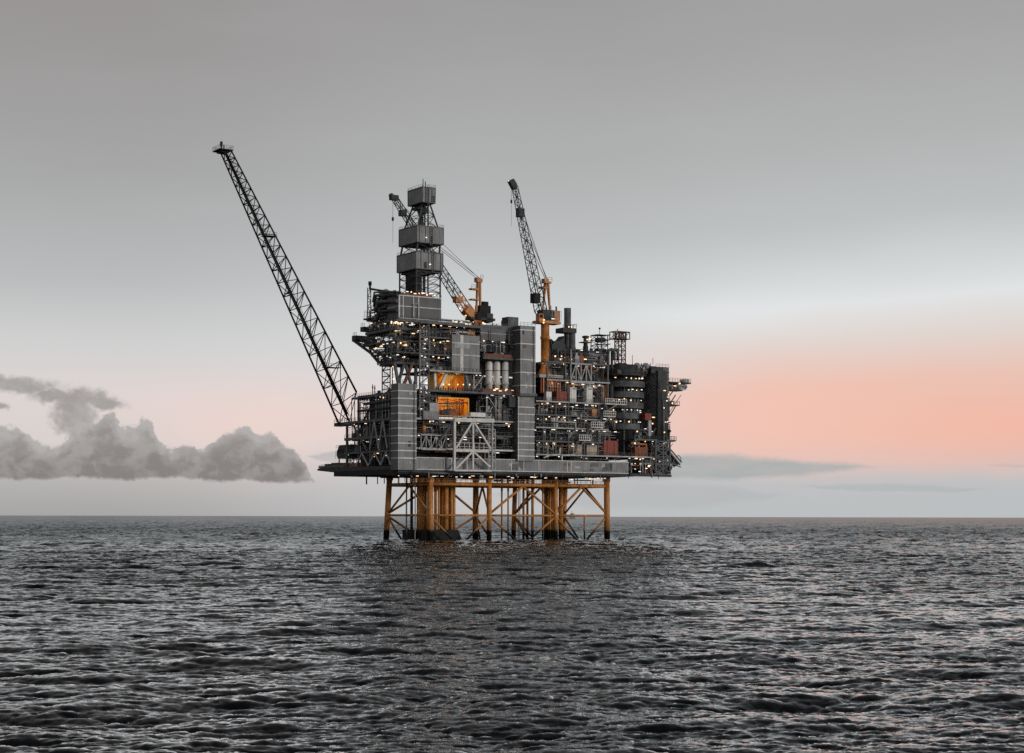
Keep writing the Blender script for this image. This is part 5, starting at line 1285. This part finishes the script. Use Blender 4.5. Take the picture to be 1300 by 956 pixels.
# ------------------------------------------------------------------ stair landings stepping down across the process module
for k, (x0, x1, y) in enumerate(((768, 795, 512), (766, 781, 527.5), (750, 766, 541.5), (735, 750, 558))):
    vv = v0 - 1.8; lab = ('topmost of four pale railed stair landings beside the round tower', 'second highest pale railed stair landing on the process decks', 'third pale railed stair landing down across the process decks', 'lowest pale railed stair landing above the beige containers')[k]
    S = thing('stair_landing', lab, 'stair landing', (TV(x0, vv, y), vv, ZV(y, x0, vv)), 'stair landings stepping down the front')
    t0, t1, z = TV(x0, vv, y), TV(x1, vv, y), ZV(y, (x0 + x1) / 2, vv)
    MB().box(t0, t1, vv, v0 - .15, z - .35, z).build('landing_deck', 'pale', S)
    r = MB().rail((t0, vv, z), (t1, vv, z), 1.7, .9, .16); r.build('railing', 'white', S)
    MB().beam((t0 + (t1 - t0) * .55, vv + .2, z - .35), (t0 + (t1 - t0) * .12, v0 - .3, z - 2.9), .35).build('prop', 'light', S)
    nx = ((768, 795, 512), (766, 781, 527.5), (750, 766, 541.5), (735, 750, 558), (722, 735, 575))[k + 1]
    mb = MB(); q0 = Vector((t0, vv + .6, z)); q1 = Vector((TV(nx[0] + 10, vv, nx[2]), vv + .6, ZV(nx[2], nx[0], vv) + .3))
    mb.beam(q0, q1, .25, .35).beam(q0 + Vector((0, 1, 0)), q1 + Vector((0, 1, 0)), .25, .35).beam(q0 + Vector((0, 0, 1.1)), q1 + Vector((0, 0, 1.1)), .12)
    for j in range(10): s = q0.lerp(q1, (j + .5) / 10); mb.box(s.x - .14, s.x + .14, s.y, s.y + 1, s.z - .03, s.z + .03)
    mb.build('stair_flight', 'mid', S)

# ------------------------------------------------------------------ rounded quarters block at the right end
rng = random.Random(91)
QM = thing('quarters_tower', 'dark round sided tower with stacked balconies and rows of lamps at the right end', 'tower', (TV(815, 6), 10, ZV(575, 815, 6)))
vq = 3.0
R_q = (TV(832, vq) - TV(783, vq)) / 2 * .96; cq = ((TV(832, vq) + TV(781, vq)) / 2, vq + R_q)
zq0, zq1 = ZV(576, 810, vq), ZV(461, 800, vq)
zr_ = ZV(476, 810, vq)
def ring(r0, r1, z0, z1, name, mat, parent):
    n = 40; mb = MB(); P = []; F = []
    for i in range(n + 1):
        q = math.pi + math.pi * 1.12 * i / n - .12
        for r, z in ((r0, z0), (r1, z0), (r1, z1), (r0, z1)): P.append((cq[0] + r * math.cos(q), cq[1] + r * math.sin(q), z))
    for i in range(n):
        for a in range(4): F.append((i * 4 + a, i * 4 + (a + 1) % 4, (i + 1) * 4 + (a + 1) % 4, (i + 1) * 4 + a))
    F += [(0, 3, 2, 1), (4 * n, 4 * n + 1, 4 * n + 2, 4 * n + 3)]
    mb._add(P, F); return mb.build(name, mat, parent)
MB().lathe((cq[0], cq[1], zq0), [(R_q - 2.2, 0), (R_q - 2.2, zq1 - zq0)], 40).build('tower_wall', 'dark', QM)
for k in range(26):
    q = math.pi * (1.03 + .034 * k); r = R_q - 2.0; za = rng.choice((zq0, zq0 + 4, zq0 + 9)); MB().tube((cq[0] + r * math.cos(q), cq[1] + r * math.sin(q), za), (cq[0] + r * math.cos(q), cq[1] + r * math.sin(q), zr_ - rng.uniform(0, 6)), rng.choice((.1, .16, .25)), n=6).build('riser_pipe', rng.choice(('mid', 'mid', 'light', 'dark')), QM)
for k, y in enumerate((487, 500.5, 514, 527.5, 541)):
    z = ZV(y, 805, vq); rr_ = R_q * (1.0, .97, .95, .92, .89)[k]
    d = ring(R_q - 2.19, rr_, z - .5, z, 'balcony', 'dark', QM)
    ring(rr_ - .14, rr_ + .01, z - .95, z + 1.15, 'parapet', 'mid', d)
    n = (11, 10, 9, 8, 5)[k]
    for i in range(n):
        q = math.pi * (1.02 + .86 * (i + rng.uniform(.1, .8)) / n)
        if rng.random() < .75: lamp(QM, (cq[0] + (rr_ - .9) * math.cos(q), cq[1] + (rr_ - .9) * math.sin(q), z + (1.9 if k else 2.2) + rng.uniform(-.2, .5)), rng.choice(('short', 'flood', 'short', 'dim')))
zr = ZV(474, 810, vq)
ring(R_q - 2.19, R_q + .6, zr - .6, zr, 'roof_deck', 'dark', QM)
mb = MB()
for i in range(12):
    a, b = math.pi * (1 + i / 12), math.pi * (1 + (i + 1) / 12); r = R_q + .5
    mb.rail((cq[0] + r * math.cos(a), cq[1] + r * math.sin(a), zr), (cq[0] + r * math.cos(b), cq[1] + r * math.sin(b), zr), 1.2, 1.8)
mb.build('roof_railing', 'mid', QM)
MB().lathe((TV(789, 8, 470), 8.6, zr - .2), [(2.6, 0), (2.6, ZV(463, 789, 8) - zr), (2.0, ZV(460, 789, 8) - zr)], 18).build('roof_drum', 'dark', QM)
for x0, x1, y0, y1, m_ in ((796, 804, 465, 474, 'dark'), (803, 812, 466, 474, 'mid'), (816, 821, 466, 474, 'pale'), (822, 832, 464, 474, 'dark'), (806, 820, 471, 474, 'rust')):
    MB().fb(x0, x1, y0, y1, vq + 3, vq + 6).build('roof_unit', m_, QM)
for x in (808, 819):
    p = PV(x, 467, vq + 4); MB().lathe(p, [(1.2, -.5), (1.6, .2), (1.3, 1.3), (.6, 1.9), (.1, 2.1)], 14).build('radome', 'light', QM)
    mb = MB(); 
    for q in range(8): mb.tube((p[0] + 1.8 * math.cos(q * .785), p[1] + 1.8 * math.sin(q * .785), p[2] - 1), (p[0] + 1.8 * math.cos(q * .785 + .5), p[1] + 1.8 * math.sin(q * .785 + .5), p[2] + 1.8), .12, n=6)
    mb.build('radome_cage', 'mid', QM)
roof_clutter(QM, TV(783, 6), TV(830, 6), 6, 14, zr, rng, 16, 3.4, 4)
for k, (x, h) in enumerate(((802, 3.4), (828, 2.4))): MB().tube(PV(x, 462, 7), (PV(x, 462, 7)[0], 7, PV(x, 462, 7)[2] + h), .1, n=6).build('aerial', 'dark', QM)
# square end tower
ET = thing('end_tower', 'black square end tower with small side platforms at the far right of the topside', 'tower', (TV(840, 3), 6, ZV(600, 840, 3)))
e0, e1 = TV(832, 2.5, 500), TV(848.5, 2.5, 500)
ze0, ze1 = ZV(560, 840, 2.5), ZV(465, 840, 2.5)
MB().box(e0, e1, 2.5, 14, ze0, ze1).build('tower_wall', 'clad_dark', ET)
MB().box(e1 + .004, e1 + .08, 2.6, 13.9, ze0, ze1 - .05).build('end_wall', 'mid', ET)
MB().fb(826, 841, 465, 473, 2.2, 2.49).build('upper_panel', 'dark', ET)
MB().box(e0, e0 + 4, 1.2, 2.48, ze0, ZV(470, 834, 2.5)).build('pilaster', 'dark', ET)
for k in range(5): MB().tube((e0 + .6 + k * .75, 1.0, ze0), (e0 + .6 + k * .75, 1.0, ze1 - 6 - k * 3.1), (.2, .12, .28, .1, .16)[k], n=6).build('riser_pipe', ('mid', 'dark', 'mid', 'light', 'mid')[k], ET)
ladder(ET, e1 - 2.2, 2.2, ze0, ze1, .8, 'light')
fill(ET, e0 + 4.2, e1, 1.2, 2.4, ze0, ze0 + 9, rng, 3, 0, 2, 2); fill(ET, e0 + 4.2, e1, 1.2, 2.4, ze0 + 9, ze0 + 18, rng, 3, 0, 2, 2)
mb = MB()
for y in (472, 480, 487): mb.box(e0 + 4.1, e1 + .1, 2.3, 2.49, ZV(y, 844, 2.5) - .15, ZV(y, 844, 2.5) + .15)
mb.build('wall_band', 'dark', ET)
MB().rail((e0, 2.5, ze1), (e1, 2.5, ze1), 1.0).build('railing', 'mid', ET)
zh = ZV(484, 855, 3)
w0, w1 = e1 + .1, TV(874, 3, 484)
MB().box(w0, w1 + .2, 2, 8, zh - .5, zh).box(w0, w1 - 3, 3, 7, zh - 3.2, zh - 2.7).box(w0, w1 - 2.2, 3.6, 6, zh - 2.6, zh - .6).build('boat_platform', 'dark', ET)
MB().rail((w0, 2, zh), (w1, 2, zh), 1.3, 1.2, .12).rail((w0, 3, zh - 2.7), (w1 - 3, 3, zh - 2.7), 1.2).build('platform_railing', 'light', ET)
fill(ET, w0, w1 - 1, 2.2, 6, zh - 2.7, zh - .5, rng, 4, 3, 3, 2)
MB().fb(868, 874.5, 480.5, 484.5, 2.2, 5).build('end_box', 'light', ET)
MB().beam(PV(858, 490, 4), PV(849, 502, 4), .3).build('prop', 'mid', ET)
for y, x1 in ((513, 860), (558, 856)):
    z = ZV(y, 853, 3); MB().box(e1 + .1, TV(x1, 3, y), 2, 7, z - .4, z).rail((e1, 2, z), (TV(x1, 3, y), 2, z), 1.3, 1.1, .12).build('side_platform', 'dark', ET)
MB().beam(PV(857.5, 514, 3), PV(850, 527, 3), .3).build('prop', 'mid', ET)
MB().fb(851, 855, 508.5, 512.8, 3, 5).build('side_unit', 'mid', ET)
# lower decks under the quarters
zc0 = zs2[1]; zc1 = ZV(557, 830, 2)
deck(ET, TV(805, 1.5), TV(856, 1.5), 1.5, 30, zc1, .7, 'f', 'mid')
bulkhead(ET, TV(783, 9), TV(848, 9), 9, 9.3, zc0, zc1 - .7); bulkhead(ET, TV(797, 7), TV(832, 7), 7, 7.3, ZH, zc0 - .5)
fill(ET, TV(800, 2), TV(832, 2), 2, 8, zc0, zc1, rng, 4, 2, 3, 4); fill(ET, TV(797, 1), TV(832, 1), .6, 7, ZH, zc0, rng, 6, 3, 3, 6)
fill(ET, TV(812, 2), TV(832, 2), 2.2, 8, zc1, zc1 + 4.5, rng, 4, 3, 2, 4)
mb = MB(); a, b = TV(832, .6, 580), TV(850, .6, 580); y0, y1 = ZV(599, 840, .6), zc1 - .7
truss(mb, (a, .6, y0), (a, .6, y1), (b, .6, y0), (b, .6, y1), 4, .5, cross=True); truss(mb, (a, 8, y0), (a, 8, y1), (b, 8, y0), (b, 8, y1), 4, .5, cross=True); truss(mb, (b, .6, y0), (b, .6, y1), (b, 8, y0), (b, 8, y1), 4, .5, cross=True)
for t in (a, b, (a + b) / 2): mb.beam((t, .6, y0), (t, .6, y1), .5).beam((t, 8, y0), (t, 8, y1), .5)
mb.build('end_truss', 'mid', ET)
fill(ET, a, b, .8, 8, y0, (y0 + y1) / 2, rng, 4, 2, 2, 1); fill(ET, a, b, .8, 8, (y0 + y1) / 2, y1, rng, 4, 2, 2, 3)
for (x0, y0, x1, y1, w) in ((848, 571, 863, 589, .55), (851, 570, 865, 586, .4), (850, 587, 864, 592, .35), (858, 580, 861, 577, .2), (861, 577, 864, 580, .2), (864, 580, 864, 586, .2), (852, 592, 856, 580, .3)):
    MB().beam(PV(x0, y0, 2), PV(x1, y1, 2), w).build('davit_arm', 'mid', ET)
MB().prism_tz([PV(x, y, 2)[::2] for x, y in ((849, 572), (863, 588), (857, 592), (850, 583))], 2.4, 3).build('davit_plate', 'dark', ET)
MB().prism_tz([PV(x, y, 1)[::2] for x, y in ((832, 600), (850, 600), (854, 592), (850, 590), (832, 590))], 1, 9).build('end_bulwark', 'dark', ET)
MB().fb(823, 826.5, 533, 553, 1.6, 3).build('pale_duct', 'light', ET)
for x0, y0, x1, y1 in ((815, 544, 822, 552), (832, 543, 826, 552), (840, 546, 834, 553)): MB().beam(PV(x0, y0, 1.6), PV(x1, y1, 1.6), .3).build('prop', 'mid', ET)
lamp(ET, PV(808.5, 547, 1.8), 'flood')
for x, y in ((843, 495), (846, 508), (842, 517), (845, 535), (843, 548), (853, 511), (862, 486), (856, 489), (829, 529), (828, 537)): lamp(ET, PV(x, y, 1.1), rng.choice(('dim', 'short', 'flood')))

# ------------------------------------------------------------------ containers and cabinets standing on the decks
def container(name, label, cat, x0, x1, yb, yt, v, depth, mat, group=None, zfloor=None):
    a, b = TV(x0, v, yb), TV(x1, v, yb); z0 = ZV(yb, (x0 + x1) / 2, v) if zfloor is None else zfloor + .005; z1 = ZV(yt, (x0 + x1) / 2, v)
    T = thing(name, label, cat, ((a + b) / 2, v, z0), group)
    MB().box(a, b, v, v + depth, z0 + .2, z1).build('body', mat, T)
    MB().box(a, b, v + .1, v + depth - .1, z0, z0 + .19).build('base_frame', 'dark', T)
    mb = MB()
    for q in (a, b - .18): mb.box(q, q + .18, v - .05, v - .003, z0 + .2, z1)
    mb.box(a + .19, b - .19, v - .05, v - .003, z1 - .18, z1).box(a + .19, b - .19, v - .05, v - .003, z0 + .2, z0 + .36)
    fm = mb.build('frame', mat, T)
    n = 2 if b - a > 2.5 else 1
    for k in range(n):
        m_ = a + (b - a) * (k + .5) / n; MB().box(m_ - .5, m_ + .5, v - .03, v - .004, z0 + .45, z1 - .3).tube((m_, v - .07, z0 + .5), (m_, v - .07, z1 - .35), .05, n=6).build('door', mat, T)
    return T
zc = zs2[1]
container('shipping_container', 'large red shipping container on the lower deck beside two beige ones', 'container', 766, 784, 574, 559, v0 + .6, 3.6, 'red', None, zc)
container('shipping_container', 'beige shipping container on the lower deck, the left one of two alike', 'container', 727, 738.5, 575, 564.5, v0 + .6, 3, 'beige', None, zc)
container('shipping_container', 'beige shipping container on the lower deck, next to the large red one', 'container', 744.5, 758.5, 575, 565, v0 + .6, 3, 'beige', None, zc)
container('shipping_container', 'dull rust brown container on the lower deck below the round tower', 'container', 806, 822, 576, 567, v0 + .6, 3, 'rust', None, zc)
zc = zs2[5]
container('electrical_cabinet', 'tall cream cabinet with dark top slot, beside the low red crate', 'cabinet', 723, 731, 507, 491.5, v0 + .8, 2, 'white', None, zc)
container('electrical_cabinet', 'tall cream cabinet with dark top slot, farther from the low red crate', 'cabinet', 744, 751.5, 507, 491.5, v0 + .8, 2, 'white', None, zc)
for T, x0, x1 in ((bpy.data.objects['electrical_cabinet'], 726.5, 730.5), (bpy.data.objects['electrical_cabinet.001'], 746, 750.5)):
    MB().fb(x0, x1, 492.8, 494, v0 + .74, v0 + .77).build('slot', 'black', T)
container('equipment_crate', 'low red crate on the upper process deck left of the cream cabinets', 'crate', 706, 719, 507, 496.5, v0 + .8, 2.4, 'red', None, zc)
container('equipment_crate', 'small white crate beside the ribbed foot of the orange crane column', 'crate', 693, 699.5, 504, 497, v0 + .3, 1.6, 'white', None, zc)
container('equipment_crate', 'small white upright crate on the middle process deck near the tall stair tower', 'crate', 702.5, 708, 538, 530, v0 + .4, 1.6, 'white', None, zs2[3])
container('equipment_crate', 'orange crate on the process deck beside the second stair landing', 'crate', 751, 759.5, 525, 519, v0 + .6, 2, 'crane', None, zs2[4])
c = container('lifeboat_box', 'bright red hanging box high on the round tower near the end tower', 'box', 818.5, 826, 533, 524, 1.5, 2.4, 'red')
MB().fb(821, 823, 533, 541, 2, 3.2).build('bracket', 'dark', c)
container('valve_house', 'small square roof cabin left of the top of the tall stair tower', 'cabin', 644, 657, 411, 402.5, 6, 4, 'mid', None, zs[8])

# ------------------------------------------------------------------ supply ship near the horizon
def ship():
    Dd = 5200.0; xw = (724.5 - CX) / FPX * Dd
    o = bpy.data.objects.new('supply_ship', None); COL.objects.link(o); o.location = (xw, Dd, 0); o.rotation_euler = (0, 0, rad(8))
    o['label'] = 'tiny hazy supply ship on the horizon seen between the jacket legs'; o['category'] = 'ship'; o['_o'] = (0, 0, 0)
    hl = [(-16, 5), (16, 4.2), (14.5, -1.5), (-13, -1.5)]
    MB().prism_tz([(-16, 5.5), (-9, 4.5), (15, 4.2), (14.2, -1.5), (-13.5, -1.5)][::-1], -4, 4).build('hull', 'ship', o)
    MB().box(-4, 13, -3.4, 3.4, 4.4, 9.5).box(-1, 10, -3, 3, 9.5, 14).build('superstructure', 'ship', o)
    b = MB().box(0, 7, -3.6, 3.6, 14, 18).build('bridge', 'ship', o)
    MB().box(-.1, 7.1, -3.7, 3.7, 15.6, 16.8).build('window_band', 'mid', b)
    MB().tube((3, 0, 18), (3, 0, 28), .5, .25).beam((1, 0, 23), (5, 0, 23), .4).build('mast', 'ship', o)
    MB().tube((10, 0, 14), (10, 0, 19), 1.2, 1.0).build('funnel', 'ship', o)
ship()
for o in bpy.data.objects:
    if '_o' in o: del o['_o']
